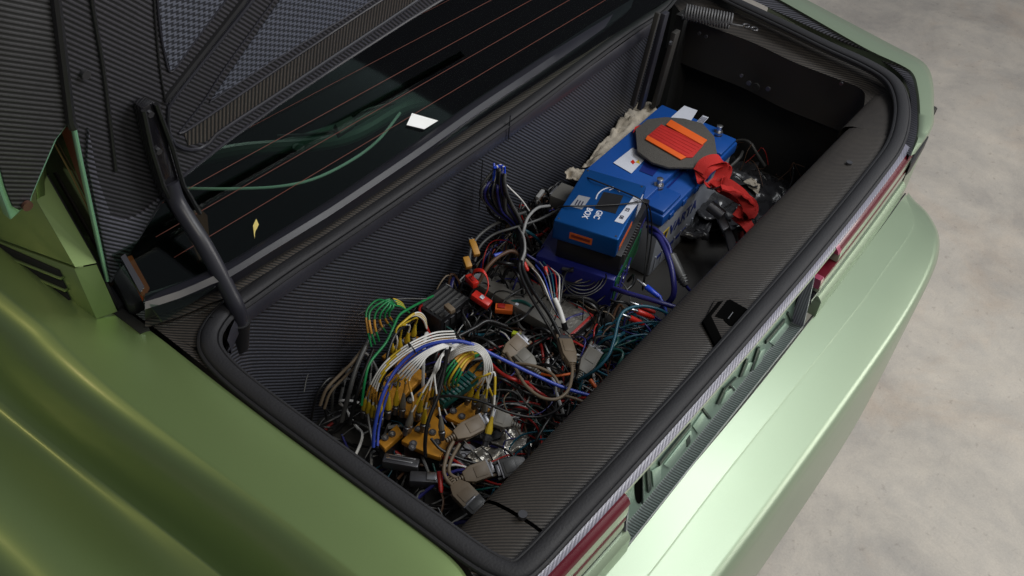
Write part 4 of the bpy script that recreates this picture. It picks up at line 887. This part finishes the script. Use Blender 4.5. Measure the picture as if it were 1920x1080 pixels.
for i, (p1_, p2_, p3_, p4_) in enumerate(gg):
    pts = [(762+i, 582+i*.8, .68), (752, 568+i*1.4, .71), (735, 561+i*2.0, .727), (p1_[0], p1_[1], .728), (p2_[0], p2_[1], .718), (p3_[0], p3_[1], .70), (p4_[0], p4_[1], .67)]
    cable(pts, .0020, 'cgreen', 'cable', 'green cable of the curled bunch by the ribbed wall, %s strand' % ['second outermost', 'third outermost', 'middle', 'second innermost', 'innermost', 'outermost'][i], group='curled green cable bunch', sleeves=[(.16, .34, 'yellow' if i % 2 == 0 else 'cgreen', 1.12), (.72, .84, 'amberw', 1.12)])
for i in range(5):
    pts = [(905, 652+i*2, .69), (896-i, 655+i*3.5, .71), (868+i*2, 662+i*4.5, .722), (842+i*5, 688+i*4, .715), (827+i*7, 714+i*2, .69), (828+i*8, 738-i*4, .645)]
    cable(pts, .0021, 'cgreen' if i != 2 else 'yellow', 'cable', '%s cable hooked into the teal terminal strip' % ('short green' if i != 2 else 'short yellow and green'), group='green cables to the terminal strip', sleeves=[(.28, .48, 'yellow' if i in (1, 3) else 'amberw', 1.15), (.82, .93, 'amberw', 1.15)])
one = [
 ([(812, 555, .64), (790, 566, .67), (765, 580, .70), (748, 592, .71), (735, 620, .71), (722, 645, .70), (694, 680, .70), (684, 715, .68), (678, 760, .64)], .0024, 'cgreen', 'long green cable hanging from behind the black box to the seal'),
 ([(700, 838, .60), (702, 805, .63), (716, 745, .68), (745, 690, .71), (790, 652, .735), (840, 640, .745), (880, 644, .74), (930, 668, .72), (1000, 702, .69), (1060, 728, .67), (1135, 750, .65)], .0032, 'cblue', 'long bright blue cable arching over the white bundle to the shelf'),
 ([(708, 836, .60), (711, 800, .62), (726, 742, .66), (752, 692, .69), (800, 655, .715), (860, 642, .72)], .0022, 'cblue', 'thinner blue cable following the long bright blue one'),
 ([(695, 700, .66), (690, 770, .62), (698, 830, .6)], .0018, 'lgrey', 'thin grey cable hanging beside the blue one at the seal'),
 ([(950, 662, .66), (966, 690, .68), (985, 722, .69), (1015, 745, .69), (1045, 748, .69), (1066, 730, .69), (1073, 695, .68), (1068, 672, .67)], .0030, 'beige', 'beige cable looping below the grey connector in a wide curve'),
 ([(966, 681, .66), (1000, 686, .67), (1030, 698, .67), (1045, 715, .67), (1048, 735, .66)], .0028, 'beige', 'short beige cable curving inside the wide beige loop'),
 ([(1058, 742, .64), (1085, 750, .64), (1115, 765, .63), (1150, 790, .6)], .0028, 'beige', 'beige cable running under the shelf edge'),
 ([(850, 828, .62), (840, 848, .62), (832, 880, .61), (838, 900, .60), (850, 912, .59)], .0034, 'beige', 'beige cable dropping from the large beige connector'),
 ([(862, 832, .62), (846, 862, .61), (842, 885, .6), (856, 896, .59), (875, 895, .585)], .0032, 'beige', 'beige cable bending into the lower beige connector'),
 ([(905, 960, .57), (930, 938, .57), (945, 915, .57), (960, 890, .57), (985, 858, .56)], .0030, 'beige', 'beige cable lying along the end of the shelf'),
 ([(1050, 800, .58), (1020, 835, .58), (985, 862, .57), (940, 905, .57)], .0028, 'brown', 'brown cable beside the lettered unit'),
 ([(1085, 712, .63), (1115, 695, .66), (1140, 668, .68), (1152, 635, .69), (1160, 600, .70), (1172, 582, .705), (1200, 574, .70), (1235, 580, .69), (1262, 596, .67), (1275, 612, .65)], .0031, 'teal', 'thick teal cable rising in a hook beside the red plugs'),
 ([(1165, 615, .64), (1195, 606, .66), (1230, 604, .66), (1270, 612, .65), (1290, 625, .62)], .0024, 'teal', 'teal cable under the red plugs running to the shelf'),
 ([(1150, 650, .62), (1180, 632, .64), (1215, 628, .64), (1240, 640, .63), (1250, 655, .6)], .0024, 'teal', 'lower teal cable crossing towards the shelf'),
 ([(1110, 690, .61), (1140, 705, .61), (1175, 716, .60), (1205, 705, .58)], .0022, 'teal', 'teal cable near the yellow tag by the shelf'),
 ([(1150, 668, .60), (1190, 660, .61), (1225, 652, .60)], .0020, 'teal', 'thin teal cable low under the others by the shelf'),
 ([(1148, 540, .64), (1175, 549, .66), (1230, 565, .67), (1290, 584, .66)], .0050, 'navy', 'thick violet blue cable with a pale ferrule pointing at the shelf'),
 ([(1218, 432, .66), (1235, 445, .675), (1252, 480, .67), (1262, 520, .65), (1262, 555, .62), (1240, 580, .58)], .0062, 'navy', 'thick navy cable curving down beside the black plug'),
 ([(1214, 425, .665), (1232, 432, .68), (1252, 458, .67), (1258, 478, .66)], .0042, 'navy', 'short navy cable running into the black plug'),
 ([(1285, 535, .63), (1298, 552, .61), (1300, 570, .60), (1285, 592, .58), (1262, 592, .56)], .0032, 'navy', 'navy cable leaving the tip of the black plug'),
 ([(1236, 556, .65), (1246, 575, .64), (1252, 600, .62), (1262, 612, .59)], .0032, 'cblue', 'blue cable behind the bright blue plug'),
 ([(1226, 592, .64), (1245, 606, .63), (1258, 622, .60)], .0026, 'navy', 'blue cable leaving the upper red plug'),
 ([(1208, 606, .63), (1220, 622, .62), (1235, 645, .60), (1245, 655, .58)], .0026, 'navy', 'blue cable leaving the lower red plug'),
 ([(1030, 386, .70), (1008, 390, .72), (990, 408, .72), (982, 432, .71), (978, 450, .69)], .0030, 'lgrey', 'grey hose bending down beside the relay box'),
 ([(1050, 392, .69), (1010, 412, .70), (960, 428, .70), (925, 440, .69), (900, 462, .68), (890, 490, .66)], .0028, 'cgrey', 'long dark grey hose sweeping left from the relay box'),
 ([(985, 398, .69), (955, 408, .70), (915, 428, .70), (888, 455, .69), (880, 490, .67), (886, 520, .64)], .0034, 'cgrey', 'outer dark grey hose sweeping against the ribbed wall'),
 ([(930, 322, .845), (918, 340, .825), (912, 370, .79), (920, 400, .735), (950, 420, .69)], .0030, 'cblack', 'outermost black cable of the upright loom by the wall'),
 ([(943, 340, .83), (958, 355, .80), (978, 375, .76), (992, 395, .72)], .0016, 'white', 'thin white wire leaving the upright loom'),
 ([(975, 440, .69), (985, 470, .70), (980, 500, .69), (1000, 545, .68), (1030, 590, .66), (1055, 640, .64)], .0040, 'cblack', 'thick black loom running across the grey module'),
 ([(968, 430, .69), (978, 465, .70), (974, 505, .69), (992, 550, .68), (1022, 600, .66), (1045, 640, .63)], .0032, 'cblack', 'black cable beside the loom across the grey module'),
 ([(972, 425, .70), (982, 445, .71), (984, 470, .71), (978, 488, .70)], .0026, 'lgrey', 'pale grey cable on top of the black loom'),
 ([(895, 535, .65), (915, 500, .68), (940, 478, .69), (965, 472, .69), (990, 500, .68)], .0040, 'brown', 'red brown sheathed loom arching over the red connectors'),
 ([(570, 735, .62), (578, 700, .64), (605, 650, .67), (640, 612, .68), (690, 580, .69), (735, 562, .70), (800, 560, .68)], .0012, 'cgrey', 'thin dark wire arching against the ribbed wall'),
 ([(600, 760, .58), (612, 730, .61), (640, 700, .63), (665, 675, .65), (690, 640, .66), (720, 610, .66)], .0030, 'beige', 'beige cable pair rising along the near side'),
 ([(608, 766, .57), (620, 735, .60), (648, 705, .62), (672, 682, .64)], .0026, 'beige', 'second beige cable rising along the near side'),
 ([(640, 790, .56), (655, 735, .62), (668, 690, .65), (690, 640, .67), (705, 610, .67)], .0042, 'cgrey', 'thick grey sheathed cable standing behind the green cable'),
 ([(655, 795, .56), (668, 745, .61), (682, 700, .64), (700, 655, .66)], .0036, 'cblack', 'black sheathed cable beside the thick grey one'),
 ([(800, 750, .655), (840, 742, .67), (900, 752, .67), (960, 775, .66), (1010, 782, .65), (1050, 765, .63), (1075, 735, .62)], .0024, 'cblack', 'black cable sweeping in front of the amber plates'),
 ([(808, 822, .63), (830, 845, .62), (880, 866, .60), (930, 872, .59), (975, 862, .58)], .0026, 'cblack', 'black cable curling below the beige connectors'),
 ([(838, 655, .745), (834, 690, .72), (822, 740, .69), (803, 790, .66), (797, 830, .63), (798, 855, .6)], .0034, 'cblack', 'black cable hanging straight down over the amber plates'),
 ([(845, 650, .745), (820, 720, .70), (812, 770, .67)], .0026, 'cblack', 'short black cable beside the straight hanging one'),
 ([(775, 600, .69), (745, 622, .71), (728, 660, .70), (722, 700, .68), (708, 740, .65), (700, 790, .6)], .0030, 'cblack', 'black cable falling between the green and white bundles'),
 ([(860, 630, .70), (890, 615, .70), (915, 602, .70), (950, 612, .68)], .0036, 'cblack', 'black hose leaving the tied end of the white bundle'),
 ([(918, 680, .67), (940, 700, .68), (965, 712, .68), (990, 718, .66)], .0034, 'cred', 'red cable beside the long blue one'),
 ([(905, 590, .64), (935, 610, .65), (975, 600, .67), (1000, 575, .66)], .0026, 'cblack', 'black cable with the lime tag'),
 ([(1010, 700, .62), (1040, 705, .63), (1075, 700, .63)], .0024, 'orangep', 'short orange wire behind the beige loop'),
 ([(1170, 690, .60), (1200, 690, .6), (1240, 668, .58)], .0020, 'cblue', 'thin blue wire at the shelf edge'),
 ([(1042, 768, .62), (1020, 800, .62), (1005, 830, .61), (1015, 850, .58)], .0030, 'cblack', 'black cable draped before the foil bag'),
]
for pp, r, m, lab in one: cable(pp, r, m, 'cable', lab)
# small rings of black wire (coil beside the blue stack)
for i in range(5):
    c = U(1085+i*3, 512+i*3, z=.645+.004*i)
    cable([c+V((math.cos(a)*(.036+.003*i), math.sin(a)*(.030+.002*i), .004*math.sin(2*a+i))) for a in [k*math.pi/8+i*.3 for k in range(16)]], .0016, 'cblack', 'cable', 'turn of thin black cable coiled below the blue box', group='coiled black cable below the blue box', world=True)
# blue, white and red wire spray with white heat shrink
for i, m in enumerate(['cblack', 'white', 'cblue', 'lgrey', 'teal', 'cred', 'white', 'cgrey']):
    s = i-3.5
    cable([(1056, 606, .66), (1045+s, 585, .68), (1038+s*4.2, 558-abs(s)*2, .70), (1034+s*6, 532, .705), (1028+s*7.5, 508+abs(s)*3, .69), (1015+s*7, 488+abs(s)*6, .67)], .0013, m, 'cable', 'thin %s wire fanned out of the white shrink tube' % {'cblack': 'black', 'white': 'white', 'cblue': 'blue', 'lgrey': 'pale grey', 'teal': 'teal', 'cred': 'red', 'cgrey': 'dark grey'}[m], group='wires fanned from the white shrink tube')
cable([(1040, 560, .70), (1049, 580, .69), (1056, 602, .68), (1060, 618, .665)], .0048, 'white', 'shrink_tube', 'white shrink tube gathering a fan of thin wires', 'tube', sleeves=[(.8, 1, 'cblack', 1.15)])
# wire spray on top of the upright loom
for i, m in enumerate(['cblue', 'brightblue', 'white', 'cblack', 'cblack', 'cgrey', 'navy', 'cblack', 'cgrey']):
    cable([(926+i*2.6, 306+i*2.4+(i % 2)*3, .856), (926+i*2.5, 325+i*2, .842), (918+i*4, 350+i*1.5, .812), (925+i*4, 378, .77), (950+i*3, 402+i, .72), (970+i*2, 425+i*2, .67)], .0022 if i < 3 else .0034, m, 'cable', '%s wire of the upright loom whose cut ends point up' % {'cblue': 'blue', 'brightblue': 'bright blue', 'white': 'white', 'cblack': 'black', 'cgrey': 'dark grey', 'navy': 'navy'}[m], group='upright loom with cut wire ends')
for i in range(22):
    a = rnd0.uniform(-1, 1); b = rnd0.uniform(0, 1); m = rnd0.choice(['cblack', 'cgrey', 'cblack', 'cgrey', 'navy'])
    cable([(933+a*9, 316+b*22, .845-.02*b), (926+a*24, 342+b*14, .822), (922+a*26+6*b, 367+b*8, .79), (938+a*13, 392+b*6, .745), (960+a*8, 412+b*6, .70), (975+a*8, 432+b*8, .66)], rnd0.choice([.0022, .0028, .0034]), m, 'cable', 'sheathed %s cable of the upright loom by the ribbed wall' % {'cblack': 'black', 'cgrey': 'dark grey', 'navy': 'navy'}[m], group='sheathed cables of the upright loom')
for i in range(10):
    a = rnd0.uniform(-1, 1); m = ['brightblue', 'cblue', 'white'][i % 3]
    cable([(928+i*2.0, 308+abs(i-5)*1.2, .860), (930+i*1.8, 320+i*.5, .846), (933+i*1.5, 336+i*.6, .83)], .0022, m, 'cable', 'short %s wire end on top of the upright loom' % {'brightblue': 'bright blue', 'cblue': 'blue', 'white': 'white'}[m], group='wire ends on top of the upright loom')
# cable ties
for i, (a, b, z, r, lab) in enumerate([(862, 635, .722, .012, 'black tie round the head of the left white bundle'), (772, 652, .735, .010, 'black tie round the left white bundle at its bend'), (813, 692, .715, .009, 'black tie round the middle forked bundle'), (884, 650, .732, .009, 'black tie round the right white loop'), (739, 566, .725, .008, 'black tie round the curled green bunch'), (852, 684, .712, .009, 'black tie round the short green cables')]):
    c = U(a, b, z=z); n_ = V((.8, -.2, .25)).normalized() if i != 2 else V((.3, .3, 1)).normalized(); e1_ = n_.orthogonal().normalized(); e2_ = n_.cross(e1_)
    o = MB().tube([c+e1_*math.cos(k*math.pi/8)*r+e2_*math.sin(k*math.pi/8)*r*.8 for k in range(17)], .0014, 6, False).build('cable_tie', 'cblack', None, True); tag(o, lab, 'cable tie')

# plugs
def plug(a, b, za, zb_, r, m, name, label, tip=True, cat='plug'):
    p, q = U(*a, z=za), U(*b, z=zb_); d = (q-p)
    t = MB().tube([p, p+d*.04, p+d*.5, p+d*.85, q], [r*.8, r, r*.92, r*.75, r*.5], 12).build(name, m, None, True, auto=40); tag(t, label, cat)
    if tip:
        u = d.normalized(); MB().tube([p-u*.022, p-u*.021, p-u*.001], [r*.3, r*.42, r*.42], 8).build('pin', 'steel', t, True, auto=40)
        MB().tube([p-u*.008, p+u*.001], r*.6, 10).build('collar', mat('brass_', (.6, .42, .15), .3, 1) if False else 'steel', t, True, auto=40)
    for k in range(3): MB().tube([p+d*(.72+k*.08), p+d*(.75+k*.08)], r*(.95-.08*k), 10).build('grip_ring', m, t)
    return t
plug((1211, 537), (1240, 560), .655, .645, .0060, 'brightblue', 'banana_plug', 'bright blue plug with steel tip')
plug((1195, 584), (1226, 596), .655, .640, .0058, 'brightred', 'banana_plug', 'red plug, middle one of the three')
plug((1181, 596), (1207, 608), .650, .635, .0058, 'brightred', 'banana_plug', 'red plug nearest the beige connectors')
plug((1200, 574), (1228, 586), .640, .630, .0056, 'cred', 'banana_plug', 'darker red plug behind the other two')
plug((1256, 478), (1286, 536), .665, .635, .0125, 'cgrey', 'inline_plug', 'fat dark grey inline plug on the navy cables', False)
plug((824, 884), (827, 924), .60, .585, .0050, 'cred', 'butt_connector', 'small red crimp sleeve near the seal corner', False, 'connector')
plug((1106, 712), (1118, 728), .62, .615, .0042, 'orangep', 'butt_connector', 'orange crimp sleeve near the shelf edge', False, 'connector')
plug((1022, 500), (1026, 516), .69, .68, .0042, 'brightred', 'butt_connector', 'red crimp sleeve right of the black loom', False, 'connector')
plug((982, 492), (990, 508), .69, .68, .0042, 'brightred', 'butt_connector', 'red crimp sleeve left of the black loom', False, 'connector')
plug((926, 480), (945, 474), .69, .69, .0045, 'cblue', 'butt_connector', 'blue crimp sleeve on the brown loom', False, 'connector')
def block(px, py, z, ex, sz, m, name, label, cat, kids=()):
    o = U(px, py, z=z); t = thing(name, label, cat, mw=frame(o, ex, Z.cross(ex)))
    a, b, c = sz; MB().box((-a/2, -b/2, -c), (a/2, b/2, 0)).build('housing', m, t, bevel=min(sz)*.15)
    for (n_, mm, lo_, hi_) in kids: MB().box(lo_, hi_).build(n_, mm, t, bevel=.0008)
    return t
block(885, 522, .66, V((.3, 1, 0)), (.030, .014, .014), 'brightred', 'wire_connector', 'red connector hanging at the wall side of the loom', 'connector', [('latch', 'cred', (-.008, -.004, 0), (.006, .004, .002))])
block(904, 558, .65, V((.1, -1, -.2)), (.040, .018, .014), 'brightred', 'wire_connector', 'larger red connector with a white tab below the red loop', 'connector', [('tab', 'label', (-.004, -.005, 0), (.004, .004, .003))])
for i in range(3):
    cable([(884, 520, .66), (890, 506+i*2, .68), (905, 506+i*2, .69), (914, 522+i, .68), (915, 540, .67), (908, 556, .655)], .0013, 'brightred', 'cable', 'thin red wire looping between the two red connectors', group='red wire loop')
block(945, 575, .63, V((.55, -.8, 0)), (.034, .018, .012), 'orangep', 'fuse', 'orange fuse block left of the grey module', 'fuse', [('cap', 'cred', (-.012, -.006, 0), (.002, .006, .003))])
block(970, 625, .655, V((.3, -1, 0)), (.020, .010, .010), 'lime', 'cable_tag', 'lime green tag on a black cable', 'tag')
block(890, 462, .69, V((.45, .75, .3)), (.036, .013, .012), 'amberw', 'wire_connector', 'amber brown connector on the hose by the wall', 'connector', [('pin', 'steel', (.018, -.004, -.008), (.024, -.001, -.004)), ('pin', 'steel', (.018, .002, -.008), (.024, .005, -.004))])
block(877, 490, .675, V((.45, .75, .3)), (.024, .013, .012), 'amberw', 'wire_connector', 'small amber connector below the amber brown one', 'connector')
block(1190, 720-8, .60, V((1, -.3, 0)), (.012, .006, .005), 'yellow', 'cable_tag', 'tiny yellow tag by the shelf edge', 'tag')
block(752, 862, .585, V((.5, -.9, 0)), (.062, .020, .020), 'dsteel', 'module', 'dark glossy module beside the seal under the amber plates', 'module', [('ridge', 'steel', (-.026, -.004, 0), (.02, -.001, .002)), ('ridge', 'steel', (-.022, .004, 0), (.024, .006, .002))])
block(796, 893, .580, V((.6, -.8, 0)), (.050, .022, .018), 'dsteel', 'module', 'dark connector shell near the seal corner', 'module', [('ridge', 'steel', (.004, -.008, 0), (.02, .008, .003))])
block(843, 575, .655, V((.2, 1, 0)), (.022, .012, .010), 'beige', 'wire_connector', 'small beige connector on the black box', 'connector')
block(1013, 362, .70, V((1, .2, 0)), (.030, .008, .008), 'lgrey', 'wire_connector', 'silver tube ended connector behind the upright loom', 'connector')

# D shaped serial connectors
def dsub(a, b, z0, z1, label, m='beige', w=.030, dark=False):
    p, q = U(*a, z=z0), U(*b, z=z1); ex = q-p; Lg = ex.length; up_ = V((-.15, -.35, 1)); ey = up_.cross(ex)
    t = thing('serial_connector', label, 'connector', 'serial connectors', frame(p, ex, ey))
    h = .0075
    o = MB().slab([V((0, -w*.28, -h)), V((Lg*.30, -w*.5, -h)), V((Lg*.82, -w*.5, -h)), V((Lg*.82, w*.5, -h)), V((Lg*.30, w*.5, -h)), V((0, w*.28, -h))], V((0, 0, 2*h))).build('hood', m, t, bevel=.0018)
    MB().box((Lg*.36, -w*.33, h), (Lg*.74, w*.33, h+.0012)).build('hood_recess', m, o, bevel=.0006)
    MB().box((Lg*.82, -w*.5, -h*.8), (Lg*.87, w*.5, h*.8)).build('flange', 'dsteel', t)
    MB().box((Lg*.87, -w*.32, -h*.55), (Lg, w*.32, h*.55)).build('shell', 'cblack' if dark else 'dsteel', t, bevel=.001)
    for s in (-1, 1): MB().tube([V((Lg*.20, s*w*.44, 0)), V((Lg*1.02, s*w*.44, 0))], .0026, 8).build('thumb_screw', m, t, True, auto=40)
    for k in range(4): MB().tube([V((-.003-.0045*k, 0, 0)), V((-.0005-.0045*k, 0, 0))], .0058-.0005*k, 10).build('strain_relief', m, t)
dsub((852, 818), (915, 786), .625, .625, 'large beige serial connector beside the amber plates')
dsub((958, 802-8), (918, 780), .615, .625, 'rounded beige serial connector facing the large beige one', 'greyplug', .030)
dsub((868, 896), (925, 876), .590, .590, 'beige serial connector on the lettered unit')
dsub((985, 868), (930, 884), .590, .590, 'dark serial connector facing the one on the lettered unit', 'cgrey', .032)
dsub((852, 908), (892, 950), .590, .585, 'beige serial connector with dark end at the seal corner', 'beige', .036, True)
dsub((905, 962), (880, 938), .585, .590, 'dark grey ribbed serial connector in the seal corner', 'cgrey', .034)
dsub((946, 668), (985, 632), .650, .655, 'beige serial connector plugged below the lime tag')
dsub((1072, 684), (1056, 630), .675, .67, 'upright beige serial connector hanging from the white shrink tube', 'beige', .026)
dsub((1000, 690), (965, 655), .64, .65, 'greyish serial connector half under the beige loop', 'greyplug', .030)
dsub((1090, 700), (1120, 650), .62, .62, 'grey serial connector in front of the ports', 'greyplug', .030)

# ---- heap of loose wires
heap = [('cblack', 52, 'black'), ('cgrey', 16, 'dark grey'), ('brown', 8, 'brown'), ('cred', 6, 'red'), ('navy', 8, 'navy'), ('teal', 4, 'teal'), ('beige', 6, 'beige'), ('white', 2, 'white'), ('lgrey', 5, 'pale grey'), ('dteal', 3, 'dark green')]
bag = [(m, n) for m, k, n in heap for _ in range(k)]
rnd = random.Random(11)
def hgt(x, y):
    a = .055*math.exp(-(((x-.0)/.16)**2+((y-.42)/.16)**2)); b = .035*math.exp(-(((x+.2)/.2)**2+((y-.3)/.2)**2)); return .508+a+b
def wander(cx, cy, sx, sy, length, k, zoff):
    x, y = cx+rnd.gauss(0, sx), cy+rnd.gauss(0, sy); th = rnd.uniform(0, 2*math.pi); c = rnd.uniform(-14, 14); P = []; ph = rnd.uniform(0, 6)
    steps = 9; dz = rnd.uniform(0, zoff)
    for i in range(steps):
        P.append(V((x, y, min(.64, hgt(x, y)+dz+.012*math.sin(ph+i*1.1)))))
        th += c*length/steps+rnd.gauss(0, .35)
        x += math.cos(th)*length/steps; y += math.sin(th)*length/steps
        if x > .27 or x < -.42: th = math.pi-th; x = min(.27, max(-.42, x))
        if y > .585 or y < .155: th = -th; y = min(.585, max(.155, y))
    return P
TANGLE = {}
def tangle(P, r, m, n=26):
    q = TANGLE.setdefault(m, MB()); q.tube(resample(cr(P, 6), n), r, 6)
for i in range(330):
    m, nm = rnd.choice(bag)
    j_ = i; i = i*230//330
    if i < 110: P = wander(.02, .40, .12, .11, rnd.uniform(.15, .42), 0, .05)
    elif i < 190: P = wander(-.12, .22, .16, .06, rnd.uniform(.12, .36), 0, .04)
    else: P = wander(-.30, .42, .07, .12, rnd.uniform(.12, .3), 0, .03)
    r = rnd.choice([.0011, .0015, .0018, .0022, .0027, .0034])
    if j_ % 4: tangle(P, r, m); continue
    cable(P, r, m, 'cable', 'loose %s wire in the tangled heap on the trunk floor' % nm, group='loose %s wires in the heap' % nm, world=True, n=26, sides=6)
# higher mass over the grey module and below the blue box
def arc(px, py, spread, z0, z1):
    c = U(px+rnd.gauss(0, spread), py+rnd.gauss(0, spread), z=z0); a = rnd.uniform(0, 6.28); L_ = rnd.uniform(.05, .14); b = c+V((math.cos(a), math.sin(a), 0))*L_
    s_ = V((-math.sin(a), math.cos(a), 0))*rnd.uniform(-.05, .05); h = rnd.uniform(0, z1-z0)
    P = [c+V((0, 0, -.03)), c.lerp(b, .2)+s_*.5+V((0, 0, h*.6)), c.lerp(b, .5)+s_+V((0, 0, h)), c.lerp(b, .8)+s_*.6+V((0, 0, h*.6)), b+V((0, 0, -.03))]
    for p in P: p.y = min(.592, max(.15, p.y))
    return P
for i in range(270):
    px, py, z0, z1, sp = rnd.choice([(985, 480, .62, .69, 24), (1000, 470, .62, .69, 30), (1100, 535, .60, .63, 22), (940, 450, .60, .68, 26), (900, 540, .58, .65, 24), (935, 395, .60, .69, 16), (880, 610, .58, .64, 22), (1120, 620, .60, .64, 24), (960, 410, .60, .69, 20), (660, 720, .56, .62, 22), (1000, 740, .57, .62, 28), (1060, 700, .58, .64, 26), (960, 700, .58, .64, 22), (870, 560, .57, .64, 22), (840, 600, .58, .64, 20), (925, 420, .60, .70, 14)])
    m, nm = rnd.choice(bag+[('cblack', 'black')]*60)
    P = arc(px, py, sp, z0, z1); r = rnd.choice([.0012, .0015, .002, .0026, .0034])
    if i % 7: tangle(P, r, m); continue
    cable(P, r, m, 'cable', 'loose %s wire arching over the grey module and its neighbours' % nm, group='loose %s wires over the devices' % nm, world=True, n=26, sides=6)
# more teal and blue wires to the right of the device
for i in range(26):
    m, nm = rnd.choice([('teal', 'teal'), ('teal', 'teal'), ('navy', 'navy'), ('cblack', 'black'), ('dteal', 'dark green')])
    a = U(rnd.uniform(1090, 1180), rnd.uniform(600, 700), z=.57); b = U(rnd.uniform(1190, 1300), rnd.uniform(590, 690), z=.54)
    b.y = max(.15, b.y)
    mid_ = a.lerp(b, .5)+V((rnd.uniform(-.02, .02), rnd.uniform(-.03, .03), rnd.uniform(.0, .05)))
    cable([a, a.lerp(mid_, .5)+V((0, rnd.uniform(-.02, .02), .012)), mid_, mid_.lerp(b, .5)+V((rnd.uniform(-.01, .01), .0, .008)), b], rnd.choice([.0016, .002, .0024]), m, 'cable', '%s wire crossing from the device towards the shelf' % nm, group='%s wires between device and shelf' % nm, world=True, n=24, sides=6)
# ---- far recess: black plastic scraps, thin wires
for i in range(12):
    x, y = rnd.uniform(.66, .93), rnd.uniform(.16, .56); a = rnd.uniform(0, 3.1); l, w = rnd.uniform(.05, .11), rnd.uniform(.03, .07)
    e, g = V((math.cos(a), math.sin(a), 0)), V((-math.sin(a), math.cos(a), 0)); c = V((x, y, .52+rnd.uniform(0, .03)))
    o = sheet([c-e*l-g*w, c+e*l-g*w, c+e*l+g*w, c-e*l+g*w], 18, 12, .014, 26, 'plastic_sheet', 'plastic', 'crumpled black plastic scrap in the dark far corner', 'plastic sheet', .001, i); o['group'] = 'black plastic scraps in the far corner'
sheet([U(1392, 345, z=.56), U(1412, 335, z=.57), U(1425, 350, z=.56), U(1420, 365, z=.555)], 10, 8, .004, 50, 'paper_scrap', 'cloth', 'pale paper scrap on the black plastic beside the strap', 'paper', .001, 9)
for i in range(22):
    x, y = rnd.uniform(.62, .93), rnd.uniform(.15, .56); th = rnd.uniform(0, 6.3); P = []
    for k in range(7):
        P.append(V((min(.96, x), min(.59, max(.13, y)), .53+.03*math.sin(k+i)+.02))); th += rnd.gauss(0, .7); x += math.cos(th)*.035; y += math.sin(th)*.035
    m, nm = rnd.choice([('cblack', 'black'), ('cgrey', 'dark grey'), ('cblack', 'black'), ('cred', 'red'), ('brown', 'brown')])
    cable(P, rnd.choice([.0009, .0014, .0022, .004]) if nm not in ('red', 'brown') else .0009, m, 'cable', 'loose %s wire among the plastic scraps in the far corner' % nm, group='%s wires in the far corner' % nm, world=True, n=22, sides=6)
for i in range(3):
    a, b = U(1362+i*16, 372+i*22-8, z=.53), U(1470-i*12, 385+i*22, z=.53)
    o = MB().slab([a, b, b+V((.012, -.012, 0)), a+V((.012, -.012, 0))], V((0, 0, -.012))).build('floor_rail', 'cblack', None, bevel=.002); tag(o, 'flat black floor rail running under the red strap', 'rail', 'floor rails under the strap')

for m, q in TANGLE.items():
    o = q.build('wire_tangle', m, None, True, auto=60); o['kind'] = 'stuff'; o['label'] = 'mass of fine tangled wires under the loose cables'; o['category'] = 'wires'
